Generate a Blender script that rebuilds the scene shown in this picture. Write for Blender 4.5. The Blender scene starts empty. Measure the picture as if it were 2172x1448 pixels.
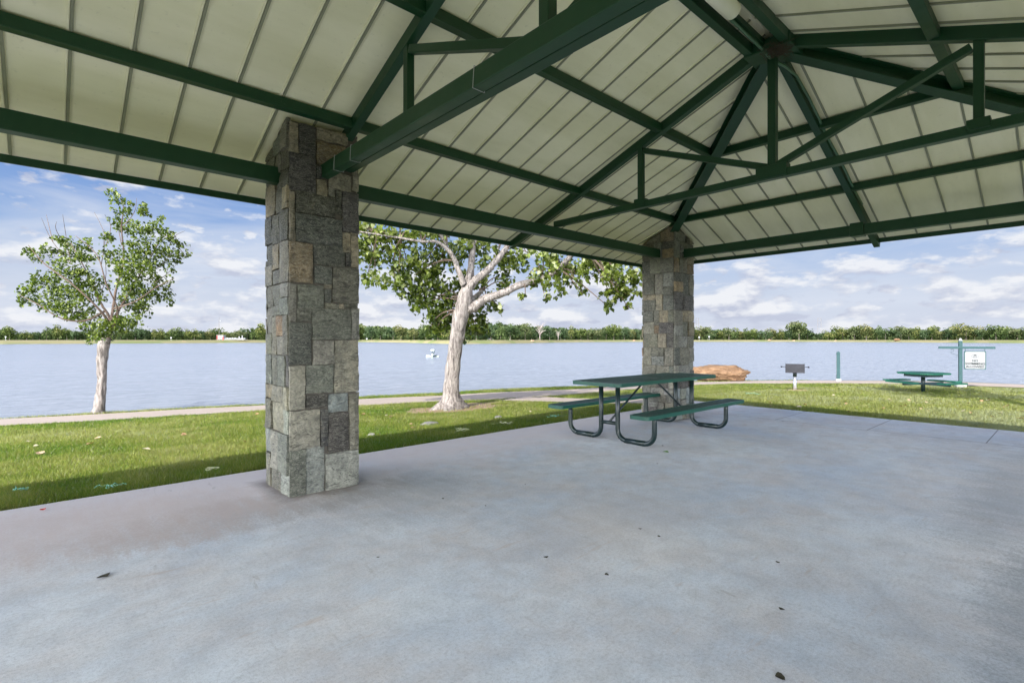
import bpy, math, random
from mathutils import Vector, Matrix, Quaternion, noise
random.seed(7)
R = random.random
U = random.uniform
PI = math.pi
scene = bpy.context.scene
col = scene.collection

# ------------------------------------------------------------------ camera calibration
F, PCX, PCY = 1090.0, 1086.0, 720.0
HC = 1.28
AZ = math.radians(47.8)
FW = Vector((math.cos(AZ), math.sin(AZ), 0))
RT = Vector((math.sin(AZ), -math.cos(AZ), 0))

def ray(px, py):
    return FW + RT*((px-PCX)/F) + Vector((0, 0, (PCY-py)/F))

def at_z(px, py, z):
    d = ray(px, py)
    t = (z-HC)/d.z
    return Vector((d.x*t, d.y*t, z))

def at_d(px, py, dep):
    d = ray(px, py)
    return Vector((d.x*dep, d.y*dep, HC+d.z*dep))

SLX0, SLX1, SLY0, SLY1 = -6.6, 10.05, -1.66, 5.42
WATER = -0.66
LAND = 1.0

def zg(x, y):
    D = math.hypot(max(0, x-SLX1), max(0, y-SLY1))
    return -.03-.04*min(D, 12)

def on_ground(px, py):
    d = ray(px, py)
    t = 1.0
    while t < 200:
        if HC+d.z*t <= zg(d.x*t, d.y*t):
            break
        t += .02
    return Vector((d.x*t, d.y*t, zg(d.x*t, d.y*t)))

# ------------------------------------------------------------------ node helpers
def new_mat(name):
    m = bpy.data.materials.new(name)
    m.use_nodes = True
    nt = m.node_tree
    nt.nodes.clear()
    out = nt.nodes.new('ShaderNodeOutputMaterial')
    b = nt.nodes.new('ShaderNodeBsdfPrincipled')
    nt.links.new(b.outputs[0], out.inputs[0])
    return m, nt, b, out

def N(nt, t, **kw):
    n = nt.nodes.new(t)
    for k, v in kw.items():
        if k.startswith('i_'):
            key = k[2:]
            key = int(key) if key.isdigit() else key.replace('_', ' ')
            n.inputs[key].default_value = v
        else:
            setattr(n, k, v)
    return n

def L(nt, a, b):
    nt.links.new(a, b)

def c4(c):
    return (c[0], c[1], c[2], 1)

def math_(nt, op, a, b=None, clamp=False):
    n = nt.nodes.new('ShaderNodeMath')
    n.operation = op
    n.use_clamp = clamp
    for i, v in enumerate((a, b)):
        if v is None:
            continue
        if hasattr(v, 'is_linked') or hasattr(v, 'links'):
            L(nt, v, n.inputs[i])
        else:
            n.inputs[i].default_value = v
    return n.outputs[0]

def ramp(nt, src, stops):
    r = nt.nodes.new('ShaderNodeValToRGB')
    els = r.color_ramp.elements
    while len(els) < len(stops):
        els.new(0.5)
    for e, (p, c) in zip(els, stops):
        e.position = p
        e.color = c4(c) if not isinstance(c, (int, float)) else (c, c, c, 1)
    if src is not None:
        L(nt, src, r.inputs[0])
    return r.outputs[0]

def mix(nt, fac, a, b, mode='MIX'):
    n = nt.nodes.new('ShaderNodeMix')
    n.data_type = 'RGBA'
    n.blend_type = mode
    for inp, v in ((n.inputs[0], fac), (n.inputs[6], a), (n.inputs[7], b)):
        if hasattr(v, 'links'):
            L(nt, v, inp)
        elif isinstance(v, (int, float)):
            inp.default_value = v
        else:
            inp.default_value = c4(v)
    return n.outputs[2]

def noise_(nt, vec, scale, detail=4, rough=.55, dist=0):
    n = N(nt, 'ShaderNodeTexNoise')
    n.inputs['Scale'].default_value = scale
    n.inputs['Detail'].default_value = detail
    n.inputs['Roughness'].default_value = rough
    n.inputs['Distortion'].default_value = dist
    if vec is not None:
        L(nt, vec, n.inputs['Vector'])
    return n.outputs[0]

def obj_vec(nt, scale=(1, 1, 1), rot=(0, 0, 0), kind='Object'):
    tc = N(nt, 'ShaderNodeTexCoord')
    mp = N(nt, 'ShaderNodeMapping')
    mp.inputs['Scale'].default_value = scale
    mp.inputs['Rotation'].default_value = rot
    L(nt, tc.outputs[kind], mp.inputs[0])
    return mp.outputs[0]

def bump(nt, b, h, strength=.3, dist=.01):
    bp = N(nt, 'ShaderNodeBump')
    bp.inputs['Strength'].default_value = strength
    bp.inputs['Distance'].default_value = dist
    L(nt, h, bp.inputs['Height'])
    L(nt, bp.outputs[0], b.inputs['Normal'])

def plain(name, c, rough=.6, metal=0, var=.25, scale=6, bumps=0, spec=.5):
    m, nt, b, o = new_mat(name)
    v = obj_vec(nt)
    n = noise_(nt, v, scale)
    cc = mix(nt, n, [x*(1-var) for x in c], [x*(1+var) for x in c])
    L(nt, cc, b.inputs['Base Color'])
    b.inputs['Roughness'].default_value = rough
    b.inputs['Metallic'].default_value = metal
    b.inputs['Specular IOR Level'].default_value = spec
    if bumps:
        bump(nt, b, noise_(nt, v, scale*6), bumps, .01)
    return m

# ------------------------------------------------------------------ materials
M = {}
def mat_paint(name, c, rough=.38):
    m, nt, b, o = new_mat(name)
    v = obj_vec(nt)
    n1 = noise_(nt, v, 2.2, 5, .65)
    n2 = noise_(nt, v, 55, 3, .6)
    dust = mix(nt, ramp(nt, n1, [(.5, 0), (.8, .2)]), c, (.045, .07, .028))
    speck = ramp(nt, n2, [(.70, 0), (.78, .5)])
    L(nt, mix(nt, speck, dust, (.14, .15, .11)), b.inputs['Base Color'])
    r = ramp(nt, n1, [(.3, rough), (.8, rough+.25)])
    L(nt, r, b.inputs['Roughness'])
    bump(nt, b, noise_(nt, v, 18), .06, .01)
    return m
M['green_steel'] = mat_paint('green_painted_steel', (.0035, .043, .0145))
M['green_gloss'] = mat_paint('green_coated_metal', (.002, .062, .043), .3)
M['leg_green'] = mat_paint('dark_green_tube', (.003, .014, .015), .25)
M['bright_green'] = mat_paint('bright_green_metal', (.003, .115, .062), .4)
M['sign_green'] = plain('weathered_green_wood', (.022, .070, .074), .65, 0, .3, 12)
M['sign_dark'] = plain('dark_green_wood', (.02, .05, .06), .6)

def mat_ceiling():
    m, nt, b, o = new_mat('cream_roof_sheet')
    v = obj_vec(nt)
    n1 = noise_(nt, obj_vec(nt, (.5, 2.2, 1)), 1.1, 4, .6)
    n2 = noise_(nt, v, 30, 3, .6)
    c = mix(nt, ramp(nt, n1, [(.3, 0), (.72, 1)]), (.72, .70, .46), (.90, .87, .65))
    c = mix(nt, ramp(nt, n2, [(.62, 0), (.8, .25)]), c, (.3, .3, .2))
    L(nt, c, b.inputs['Base Color'])
    b.inputs['Roughness'].default_value = .55
    bump(nt, b, noise_(nt, obj_vec(nt, (1.5, 3, 1)), 1.3, 2), .25, .03)
    return m
M['ceiling'] = mat_ceiling()
M['seam'] = plain('roof_seam_metal', (.24, .25, .17), .5)
M['roof_top'] = plain('green_roof_sheet', (.02, .1, .06), .4)

def mat_slab():
    m, nt, b, o = new_mat('broomed_concrete')
    v = obj_vec(nt)
    big = noise_(nt, v, .42, 5, .62, .6)
    mid = noise_(nt, v, 1.7, 6, .7)
    fine = noise_(nt, v, 60, 4, .75)
    grit = noise_(nt, v, 230, 2, .6)
    broom = noise_(nt, obj_vec(nt, (24, .55, 1), (0, 0, math.radians(-3))), 3.0, 5, .6)
    broom2 = noise_(nt, obj_vec(nt, (.7, 22, 1), (0, 0, math.radians(6))), 3.0, 5, .6)
    broomsel = ramp(nt, big, [(.42, 0), (.56, 1)])
    c = mix(nt, ramp(nt, big, [(.36, 0), (.62, 1)]), (.47, .525, .60), (.67, .695, .715))
    c = mix(nt, ramp(nt, mid, [(.40, 0), (.68, .6)]), c, (.56, .50, .46))
    c = mix(nt, 1, c, ramp(nt, noise_(nt, v, 5.5, 5, .7, .4), [(.3, .86), (.6, 1.04)]), 'MULTIPLY')
    bb = mix(nt, broomsel, ramp(nt, broom, [(.25, .955), (.5, 1.0), (.7, 1.01)]), ramp(nt, broom2, [(.3, .975), (.5, 1.0), (.7, 1.01)]))
    c = mix(nt, 1, c, bb, 'MULTIPLY')
    c = mix(nt, 1, c, ramp(nt, fine, [(.25, .72), (.5, 1), (.75, 1.12)]), 'MULTIPLY')
    c = mix(nt, 1, c, ramp(nt, grit, [(.3, .8), (.55, 1.03)]), 'MULTIPLY')
    sx_ = N(nt, 'ShaderNodeSeparateXYZ')
    L(nt, v, sx_.inputs[0])
    edge_ = ramp(nt, math_(nt, 'ADD', math_(nt, 'DIVIDE', sx_.outputs[1], 6.0), math_(nt, 'MULTIPLY', math_(nt, 'SUBTRACT', mid, .5), .25)), [(.66, 0), (.84, .8)])
    c = mix(nt, edge_, c, (.62, .555, .545))
    cr = noise_(nt, v, .9, 3, .5, 1.6)
    crk = ramp(nt, cr, [(.4993, 0), (.5, .16), (.5007, 0)])
    c = mix(nt, crk, c, (.25, .24, .23))
    # small rust / tar spots
    vo = N(nt, 'ShaderNodeTexVoronoi')
    vo.inputs['Scale'].default_value = 1.5
    L(nt, v, vo.inputs['Vector'])
    spot = ramp(nt, vo.outputs['Distance'], [(0, 1), (.018, 1), (.03, 0)])
    c = mix(nt, math_(nt, 'MULTIPLY', spot, .75), c, (.06, .05, .045))
    rust = noise_(nt, obj_vec(nt, (.6, 3.2, 1), (0, 0, .5)), 2.1, 5, .7)
    c = mix(nt, ramp(nt, rust, [(.62, 0), (.74, .42)]), c, (.42, .27, .16))
    st = noise_(nt, obj_vec(nt, (3.2, .7, 1), (0, 0, -.3)), 2.7, 5, .7)
    c = mix(nt, ramp(nt, st, [(.64, 0), (.75, .42)]), c, (.19, .16, .12))
    # dirt around the foot of the near column, worn patches, then darker patches at the right (object space, slab at world origin)
    def blob(cx, cy, rx, ry, k, colr, cc):
        s = N(nt, 'ShaderNodeSeparateXYZ')
        L(nt, v, s.inputs[0])
        a = math_(nt, 'POWER', math_(nt, 'DIVIDE', math_(nt, 'SUBTRACT', s.outputs[0], cx), rx), 2.0)
        d = math_(nt, 'POWER', math_(nt, 'ABSOLUTE', math_(nt, 'DIVIDE', math_(nt, 'SUBTRACT', s.outputs[1], cy), ry)), 2.0)
        a2 = math_(nt, 'ABSOLUTE', math_(nt, 'ADD', a, d))
        a3 = math_(nt, 'ADD', a2, math_(nt, 'MULTIPLY', math_(nt, 'SUBTRACT', mid, .5), 2.6))
        a3 = math_(nt, 'ADD', a3, math_(nt, 'MULTIPLY', math_(nt, 'SUBTRACT', fine, .5), 1.6))
        a3 = math_(nt, 'ADD', a3, math_(nt, 'MULTIPLY', math_(nt, 'SUBTRACT', st, .5), 2.0))
        f = ramp(nt, a3, [(0, k), (1, 0)])
        return mix(nt, f, cc, colr)
    c = blob(1.2, 4.12, 1.35, .45, .5, (.26, .21, .18), c)
    c = blob(.3, 4.5, 1.6, .8, .55, (.54, .43, .38), c)
    c = blob(2.9, 2.2, .9, .5, .3, (.50, .42, .36), c)
    c = blob(2.1, 3.8, .9, .8, .35, (.25, .22, .20), c)
    c = blob(5.9, .35, 2.2, .45, .42, (.21, .19, .17), c)
    c = blob(3.6, .1, 1.2, .28, .5, (.18, .19, .20), c)
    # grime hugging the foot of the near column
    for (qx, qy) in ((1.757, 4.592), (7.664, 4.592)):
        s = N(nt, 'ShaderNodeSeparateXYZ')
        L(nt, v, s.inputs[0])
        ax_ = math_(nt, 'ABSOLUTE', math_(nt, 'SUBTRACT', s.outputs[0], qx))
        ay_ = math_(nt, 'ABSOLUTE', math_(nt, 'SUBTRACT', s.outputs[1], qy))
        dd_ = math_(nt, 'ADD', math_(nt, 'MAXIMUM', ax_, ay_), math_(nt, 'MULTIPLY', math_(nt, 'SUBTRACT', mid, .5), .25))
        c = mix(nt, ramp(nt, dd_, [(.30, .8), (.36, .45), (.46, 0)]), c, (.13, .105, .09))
    # joints
    s = N(nt, 'ShaderNodeSeparateXYZ')
    L(nt, v, s.inputs[0])
    def line(coord, at, w=.005):
        return math_(nt, 'LESS_THAN', math_(nt, 'ABSOLUTE', math_(nt, 'SUBTRACT', coord, at)), w)
    jx = line(s.outputs[0], 8.62, .007)
    per = math_(nt, 'ABSOLUTE', math_(nt, 'SUBTRACT', math_(nt, 'PINGPONG', math_(nt, 'SUBTRACT', s.outputs[1], .77), .6225), 0.0))
    jy = math_(nt, 'MULTIPLY', math_(nt, 'LESS_THAN', per, .006), math_(nt, 'GREATER_THAN', s.outputs[0], 8.62))
    j = math_(nt, 'MAXIMUM', jx, jy)
    c = mix(nt, math_(nt, 'MULTIPLY', j, .8), c, (.07, .06, .055))
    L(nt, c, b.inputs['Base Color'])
    L(nt, ramp(nt, big, [(.3, .55), (.7, .8)]), b.inputs['Roughness'])
    h = math_(nt, 'ADD', math_(nt, 'MULTIPLY', broom, .22), math_(nt, 'MULTIPLY', fine, .5))
    bump(nt, b, h, .25, .005)
    return m
M['slab'] = mat_slab()

def mat_path():
    m, nt, b, o = new_mat('path_concrete')
    v = obj_vec(nt)
    c = mix(nt, noise_(nt, v, 1.4, 5, .65), (.38, .31, .25), (.50, .41, .35))
    c = mix(nt, 1, c, ramp(nt, noise_(nt, v, 70, 3), [(.3, .8), (.6, 1.05)]), 'MULTIPLY')
    L(nt, c, b.inputs['Base Color'])
    b.inputs['Roughness'].default_value = .85
    return m
M['path'] = mat_path()

def mat_ground():
    m, nt, b, o = new_mat('lawn_soil')
    v = obj_vec(nt)
    n1 = noise_(nt, v, .35, 5, .6)
    n2 = noise_(nt, v, 9, 5, .7)
    c = mix(nt, ramp(nt, n1, [(.35, 0), (.68, 1)]), (.13, .17, .022), (.29, .30, .08))
    c = mix(nt, ramp(nt, n2, [(.35, 0), (.7, .65)]), c, (.20, .185, .07))
    c = mix(nt, ramp(nt, noise_(nt, v, 40, 3), [(.3, .6), (.6, 0)]), c, (.05, .085, .015))
    at = N(nt, 'ShaderNodeAttribute', attribute_name='dirt')
    c = mix(nt, at.outputs['Fac'], c, mix(nt, n2, (.25, .16, .09), (.42, .30, .20)))
    L(nt, c, b.inputs['Base Color'])
    b.inputs['Roughness'].default_value = .95
    bump(nt, b, n2, .4, .03)
    return m
M['ground'] = mat_ground()

def mat_colattr(name, rough=.5, trans=.0, spec=.4, upn=False):
    m, nt, b, o = new_mat(name)
    at = N(nt, 'ShaderNodeAttribute', attribute_name='Col')
    L(nt, at.outputs['Color'], b.inputs['Base Color'])
    b.inputs['Roughness'].default_value = rough
    b.inputs['Specular IOR Level'].default_value = spec
    if trans:
        t = N(nt, 'ShaderNodeBsdfTranslucent')
        L(nt, mix(nt, 1, at.outputs['Color'], (1.25, 1.5, .5) if not upn else (1.1, 1.15, .8), 'MULTIPLY'), t.inputs[0])
        ms = N(nt, 'ShaderNodeMixShader')
        ms.inputs[0].default_value = trans
        L(nt, b.outputs[0], ms.inputs[1])
        L(nt, t.outputs[0], ms.inputs[2])
        L(nt, ms.outputs[0], o.inputs[0])
    if upn:   # blades lean every way: shade them with the mean normal of the turf
        cn = N(nt, 'ShaderNodeCombineXYZ')
        cn.inputs[2].default_value = 1
        L(nt, cn.outputs[0], b.inputs['Normal'])
        if trans: L(nt, cn.outputs[0], t.inputs['Normal'])
    return m
M['grass'] = mat_colattr('grass_blades', .7, .5, .1, True)
M['leaf'] = mat_colattr('cottonwood_leaves', .38, .35, .5)
M['far_leaf'] = mat_colattr('distant_foliage', .8, .15, .1)
M['dry_leaf'] = mat_colattr('dry_leaf', .8, .1, .2)

def mat_stone():
    m, nt, b, o = new_mat('slate_stone_veneer')
    at = N(nt, 'ShaderNodeAttribute', attribute_name='Col')
    sh = N(nt, 'ShaderNodeAttribute', attribute_name='Seed')
    tc = N(nt, 'ShaderNodeTexCoord')
    add = N(nt, 'ShaderNodeVectorMath', operation='ADD')
    L(nt, tc.outputs['Object'], add.inputs[0])
    L(nt, sh.outputs['Vector'], add.inputs[1])
    v = add.outputs[0]
    n1 = noise_(nt, v, 5, 6, .7, 1.2)
    n2 = noise_(nt, v, 28, 5, .7, .6)
    mp = N(nt, 'ShaderNodeMapping')
    mp.inputs['Scale'].default_value = (1, 1, 3.2)
    mp.inputs['Rotation'].default_value = (.5, .6, .3)
    L(nt, v, mp.inputs[0])
    n3 = noise_(nt, mp.outputs[0], 7, 6, .75, 2.5)
    c = mix(nt, ramp(nt, n1, [(.3, 0), (.7, 1)]), mix(nt, 1, at.outputs['Color'], (.45, .45, .44), 'MULTIPLY'),
            mix(nt, 1, at.outputs['Color'], (1.25, 1.2, 1.1), 'MULTIPLY'))
    c = mix(nt, ramp(nt, n3, [(.475, 0), (.5, .6), (.525, 0)]), c, (.46, .45, .37))
    c = mix(nt, ramp(nt, n3, [(.36, .75), (.44, 0)]), c, (.03, .03, .026))
    c = mix(nt, ramp(nt, n1, [(.64, 0), (.8, .5)]), c, (.30, .20, .10))
    c = mix(nt, 1, c, ramp(nt, n2, [(.28, .45), (.6, 1.12)]), 'MULTIPLY')
    L(nt, c, b.inputs['Base Color'])
    L(nt, ramp(nt, n2, [(.3, .42), (.7, .75)]), b.inputs['Roughness'])
    h = math_(nt, 'ADD', n3, math_(nt, 'MULTIPLY', n2, .6))
    bump(nt, b, h, .9, .02)
    return m
M['stone'] = mat_stone()
M['mortar'] = plain('mortar_core', (.10, .09, .075), .95, 0, .3, 20, .3)

def mat_bark():
    m, nt, b, o = new_mat('cottonwood_bark')
    v = obj_vec(nt, (7, 7, 1.3))
    n = noise_(nt, v, 2.9, 6, .72, 1.0)
    n2 = noise_(nt, obj_vec(nt), 3, 4)
    c = mix(nt, ramp(nt, n, [(.38, 0), (.49, .55), (.62, 1)]), (.09, .075, .066), (.53, .465, .42))
    c = mix(nt, ramp(nt, n2, [(.4, 0), (.7, .25)]), c, (.47, .41, .37))
    L(nt, c, b.inputs['Base Color'])
    b.inputs['Roughness'].default_value = .9
    bump(nt, b, n, 1.0, .07)
    return m
M['bark'] = mat_bark()
M['twig'] = plain('twig_bark', (.15, .105, .08), .9)
M['far_bark'] = plain('distant_bark', (.20, .17, .14), .9)
M['pale_bark'] = plain('dead_wood', (.42, .36, .32), .9)

def mat_water():
    m, nt, b, o = new_mat('lake_water')
    v1 = obj_vec(nt, (1, 1, 1), (0, 0, math.radians(47.8)))
    # ripples elongated across the wind
    a = noise_(nt, obj_vec(nt, (.55, 1.6, 1), (0, 0, math.radians(42))), 2.6, 5, .62, .4)
    a2 = noise_(nt, obj_vec(nt, (.5, 1.4, 1), (0, 0, math.radians(48))), .35, 3, .5)
    patch = noise_(nt, obj_vec(nt, (.35, 1, 1), (0, 0, math.radians(42))), .02, 3, .5)
    c = mix(nt, patch, (.23, .265, .315), (.315, .345, .385))
    c = mix(nt, ramp(nt, a, [(.42, 0), (.64, .7)]), c, (.40, .425, .47))
    L(nt, c, b.inputs['Base Color'])
    b.inputs['Roughness'].default_value = .22
    b.inputs['IOR'].default_value = 1.33
    bump(nt, b, math_(nt, 'ADD', math_(nt, 'MULTIPLY', a, .6), a2), .7, .2)
    return m
M['water'] = mat_water()
M['far_bank'] = None
def mat_bank():
    m, nt, b, o = new_mat('dry_grass_bank')
    v = obj_vec(nt)
    c = mix(nt, noise_(nt, obj_vec(nt, (.2, .2, 1)), .12, 5, .7), (.17, .18, .06), (.36, .30, .16))
    c = mix(nt, ramp(nt, noise_(nt, v, .06, 4), [(.5, 0), (.6, .8)]), c, (.16, .2, .055))
    L(nt, c, b.inputs['Base Color'])
    b.inputs['Roughness'].default_value = .95
    return m
M['far_bank'] = mat_bank()
M['boulder'] = None
def mat_boulder():
    m, nt, b, o = new_mat('orange_sandstone')
    v = obj_vec(nt, (1, 1, 3))
    n = noise_(nt, v, 2.2, 6, .7, .8)
    c = mix(nt, ramp(nt, n, [(.3, 0), (.55, .6), (.75, 1)]), (.09, .045, .018), (.37, .225, .125))
    c = mix(nt, ramp(nt, noise_(nt, v, 9, 5, .7), [(.35, .4), (.55, 0)]), c, (.14, .07, .03))
    L(nt, c, b.inputs['Base Color'])
    b.inputs['Roughness'].default_value = .9
    bump(nt, b, n, .8, .08)
    return m
M['boulder'] = mat_boulder()
M['white'] = plain('white_paint', (.38, .385, .385), .6, 0, .04)
M['letters'] = plain('dark_green_lettering', (.008, .016, .014), .8, 0, .05, 6, 0, .1)
M['board'] = plain('white_sign_board', (.29, .295, .30), .7, 0, .03, 6, 0, .1)
M['deck'] = mat_paint('coated_expanded_metal', (.002, .028, .022), .4)
M['steel'] = plain('galvanised_steel', (.45, .46, .50), .45, .6, .12)
M['black_metal'] = plain('sooty_steel', (.028, .028, .036), .6, .2, .7, 8)
M['red'] = plain('red_paint', (.5, .03, .03), .5)
M['pale_concrete'] = plain('pale_concrete', (.34, .33, .305), .9, 0, .1)
M['lamp'] = plain('milky_lamp_plastic', (.78, .77, .62), .45, 0, .05)
M['nest'] = plain('dry_grass_nest', (.065, .052, .034), .95, 0, .5, 30)
M['aer_white'] = plain('float_plastic', (.72, .80, .64), .5, 0, .06)
M['aer_dark'] = plain('dark_fitting', (.04, .07, .07), .5)
M['strand'] = plain('green_plastic_strand', (.16, .42, .33), .5)
M['pale_strand'] = plain('pale_dry_stalk', (.5, .52, .33), .8)
M['grey_rock'] = plain('grey_field_stone', (.22, .215, .20), .9, 0, .4, 20, .5)
M['tan_rock'] = plain('tan_field_stone', (.52, .34, .22), .9, 0, .3, 3)

# ------------------------------------------------------------------ mesh builder
class MB:
    def __init__(self):
        self.v, self.f, self.c, self.mi, self.s = [], [], [], [], []
    dmi = 0
    def face(self, idx, c=None, mi=0):
        mi = mi or self.dmi
        self.f.append(idx)
        self.c.append(c)
        self.mi.append(mi)
    def quadmesh(self, pts, faces, c=None, mi=0):
        o = len(self.v)
        self.v.extend([tuple(p) for p in pts])
        for f in faces:
            self.face([i+o for i in f], c, mi)
        return self
    def box(self, cx, cy, cz, sx, sy, sz, c=None, mi=0, rz=0):
        pts = []
        ca, sa = math.cos(rz), math.sin(rz)
        for z in (-1, 1):
            for y in (-1, 1):
                for x in (-1, 1):
                    a, b = x*sx/2, y*sy/2
                    pts.append((cx+a*ca-b*sa, cy+a*sa+b*ca, cz+z*sz/2))
        return self.quadmesh(pts, [(0, 2, 3, 1), (4, 5, 7, 6), (0, 1, 5, 4), (2, 6, 7, 3), (0, 4, 6, 2), (1, 3, 7, 5)], c, mi)
    def bar(self, p0, p1, w, h, c=None, mi=0, up=(0, 0, 1), off=0.0):
        p0, p1 = Vector(p0), Vector(p1)
        d = (p1-p0).normalized()
        up = Vector(up)
        if abs(d.dot(up)) > .98:
            up = Vector((1, 0, 0))
        s = d.cross(up).normalized()
        u = s.cross(d).normalized()
        pts = []
        for p in (p0, p1):
            for a, b in ((-1, -1), (1, -1), (1, 1), (-1, 1)):
                pts.append(p+s*(a*w/2)+u*(b*h/2+off))
        return self.quadmesh(pts, [(0, 3, 2, 1), (4, 5, 6, 7), (0, 1, 5, 4), (1, 2, 6, 5), (2, 3, 7, 6), (3, 0, 4, 7)], c, mi)
    def tube(self, pts, rad, n=10, c=None, mi=0, cap=True, wob=0, seed=0):
        pts = [Vector(p) for p in pts]
        rad = rad if isinstance(rad, (list, tuple)) else [rad]*len(pts)
        o = len(self.v)
        prev = None
        for i, p in enumerate(pts):
            d = (pts[min(i+1, len(pts)-1)]-pts[max(i-1, 0)]).normalized()
            if prev is None:
                a = Vector((1, 0, 0)) if abs(d.x) < .8 else Vector((0, 1, 0))
                s = d.cross(a).normalized()
            else:
                s = (prev-d*prev.dot(d)).normalized()
            prev = s
            t = d.cross(s)
            for k in range(n):
                an = 2*PI*k/n
                r = rad[i]
                if wob:
                    r *= 1+wob*noise.noise(Vector((math.cos(an)*1.7+seed, math.sin(an)*1.7, i*.45)))
                self.v.append(tuple(p+(s*math.cos(an)+t*math.sin(an))*r))
        for i in range(len(pts)-1):
            for k in range(n):
                a = o+i*n+k
                b = o+i*n+(k+1) % n
                self.face([a, b, b+n, a+n], c, mi)
        if cap:
            self.face([o+k for k in range(n)][::-1], c, mi)
            self.face([o+(len(pts)-1)*n+k for k in range(n)], c, mi)
        return self
    def build(self, name, mat, parent=None, smooth=False, bevel=0, local=True):
        me = bpy.data.meshes.new(name)
        me.from_pydata(self.v, [], self.f)
        mats = mat if isinstance(mat, (list, tuple)) else [mat]
        for m in mats:
            me.materials.append(m)
        if any(self.mi):
            me.polygons.foreach_set('material_index', self.mi)
        if any(c is not None for c in self.c):
            a = me.color_attributes.new('Col', 'FLOAT_COLOR', 'CORNER')
            buf = []
            for f, c in zip(self.f, self.c):
                c = c or (.5, .5, .5)
                buf.extend((c[0], c[1], c[2], 1.0)*len(f))
            a.data.foreach_set('color', buf)
        if self.s:
            a = me.attributes.new('Seed', 'FLOAT_VECTOR', 'FACE')
            a.data.foreach_set('vector', [q for s in self.s for q in s])
        if smooth:
            me.polygons.foreach_set('use_smooth', [True]*len(me.polygons))
        me.update()
        o = bpy.data.objects.new(name, me)
        col.objects.link(o)
        if parent is not None:
            o.parent = parent
            if local:   # geometry given in world space, parent sits at its own base
                o.matrix_parent_inverse = Matrix.Translation(-parent.location) if parent.rotation_euler.z == 0 else parent.matrix_basis.inverted()
        if bevel:
            b = o.modifiers.new('bevel', 'BEVEL')
            b.width = bevel
            b.segments = 2
            b.limit_method = 'ANGLE'
        return o

def tag(o, label=None, cat=None, group=None, kind=None):
    if label: o['label'] = label
    if cat: o['category'] = cat
    if group: o['group'] = group
    if kind: o['kind'] = kind
    return o

def thing(name, loc, label, cat, group=None, rz=0):
    o = bpy.data.objects.new(name, None)
    o.location = loc
    o.rotation_euler = (0, 0, rz)
    col.objects.link(o)
    o.empty_display_size = .2
    return tag(o, label, cat, group)

def kids(o):
    return [c for c in bpy.data.objects if c.parent == o]

def copy_thing(src, loc, rz, scale, label=None, group=None, children=None):
    r = src.copy()
    r.location = loc
    r.rotation_euler = (0, 0, rz)
    r.scale = scale if isinstance(scale, (tuple, list)) else (scale,)*3
    col.objects.link(r)
    for ch in children:
        c = ch.copy()
        col.objects.link(c)
        c.parent = r
    if label: r['label'] = label
    if group: r['group'] = group
    return r

# ================================================================== PAVILION
YC, YB = 4.592, -.812
X0, X1, X2 = -4.15, 1.757, 7.664
YM = (YC+YB)/2
HALF = YC-YM
PX, PX2 = X2-HALF, X0+HALF
SL = .385
OV = .874
ZB0, ZD0 = 2.923, 3.02     # rafter underside and deck underside above the column line

def sin_(x, y):
    return min(YC-y, y-YB, X2-x, x-X0)
def zd(x, y):
    return ZD0+SL*sin_(x, y)
def zb(x, y):
    return ZB0+SL*sin_(x, y)

pav = thing('picnic_pavilion', (X1, YM, 0), 'open picnic pavilion with cream metal hip roof on green steel trusses and square stone columns', 'pavilion')

# --- roof faces with their standing seams
EX0, EX1, EY0, EY1 = X0-OV, X2+OV, YB-OV, YC+OV
T = .035
def roof_face(name, corners, seams, label=None):
    mb = MB()
    n = len(corners)
    low = [Vector((x, y, zd(x, y))) for x, y in corners]
    up = [p+Vector((0, 0, T)) for p in low]
    mb.quadmesh(low+up, [tuple(range(n))[::-1]], None, 0)
    mb.quadmesh(low+up, [tuple(range(n, 2*n))], None, 1)
    mb.quadmesh(low+up, [(i, (i+1) % n, n+(i+1) % n, n+i) for i in range(n)], None, 1)
    for (a, b) in seams:
        pa = Vector((a[0], a[1], zd(*a)-.008))
        pb = Vector((b[0], b[1], zd(*b)-.008))
        mb.bar(pa, pb, .017, .014, None, 2)
        side = (pb-pa).cross(Vector((0, 0, 1))).normalized()
        mb.bar(pa+side*.018-Vector((0, 0, -.004)), pb+side*.018-Vector((0, 0, -.004)), .012, .01, None, 0)
    return mb.build(name, [M['ceiling'], M['roof_top'], M['seam']], pav)

def hipx(x):   # how far the long faces reach up at this x
    return min(HALF, X2-x, x-X0)
seL, seR, seE, seW = [], [], [], []
k = -16
while True:
    x = .115+.3143*k
    k += 1
    if x < EX0+.05: continue
    if x > EX1-.05: break
    h = hipx(x)
    seL.append(((x, EY1-.02), (x, YC-h+.02)))
    seR.append(((x, EY0+.02), (x, YB+h-.02)))
for k in range(-7, 14):
    y = .744+.345*k
    if y < EY0+.05 or y > EY1-.05: continue
    h = min(YC-y, y-YB)
    seE.append(((EX1-.02, y), (X2-h+.02, y)))
    seW.append(((EX0+.02, y), (X0+h-.02, y)))
roof_face('roof_panel', [(EX0, EY1), (PX2, YM), (PX, YM), (EX1, EY1)], seL)
roof_face('roof_panel', [(EX1, EY0), (PX, YM), (PX2, YM), (EX0, EY0)], seR)
roof_face('roof_panel', [(EX1, EY1), (PX, YM), (EX1, EY0)], seE)
roof_face('roof_panel', [(EX0, EY0), (PX2, YM), (EX0, EY1)], seW)

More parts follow.
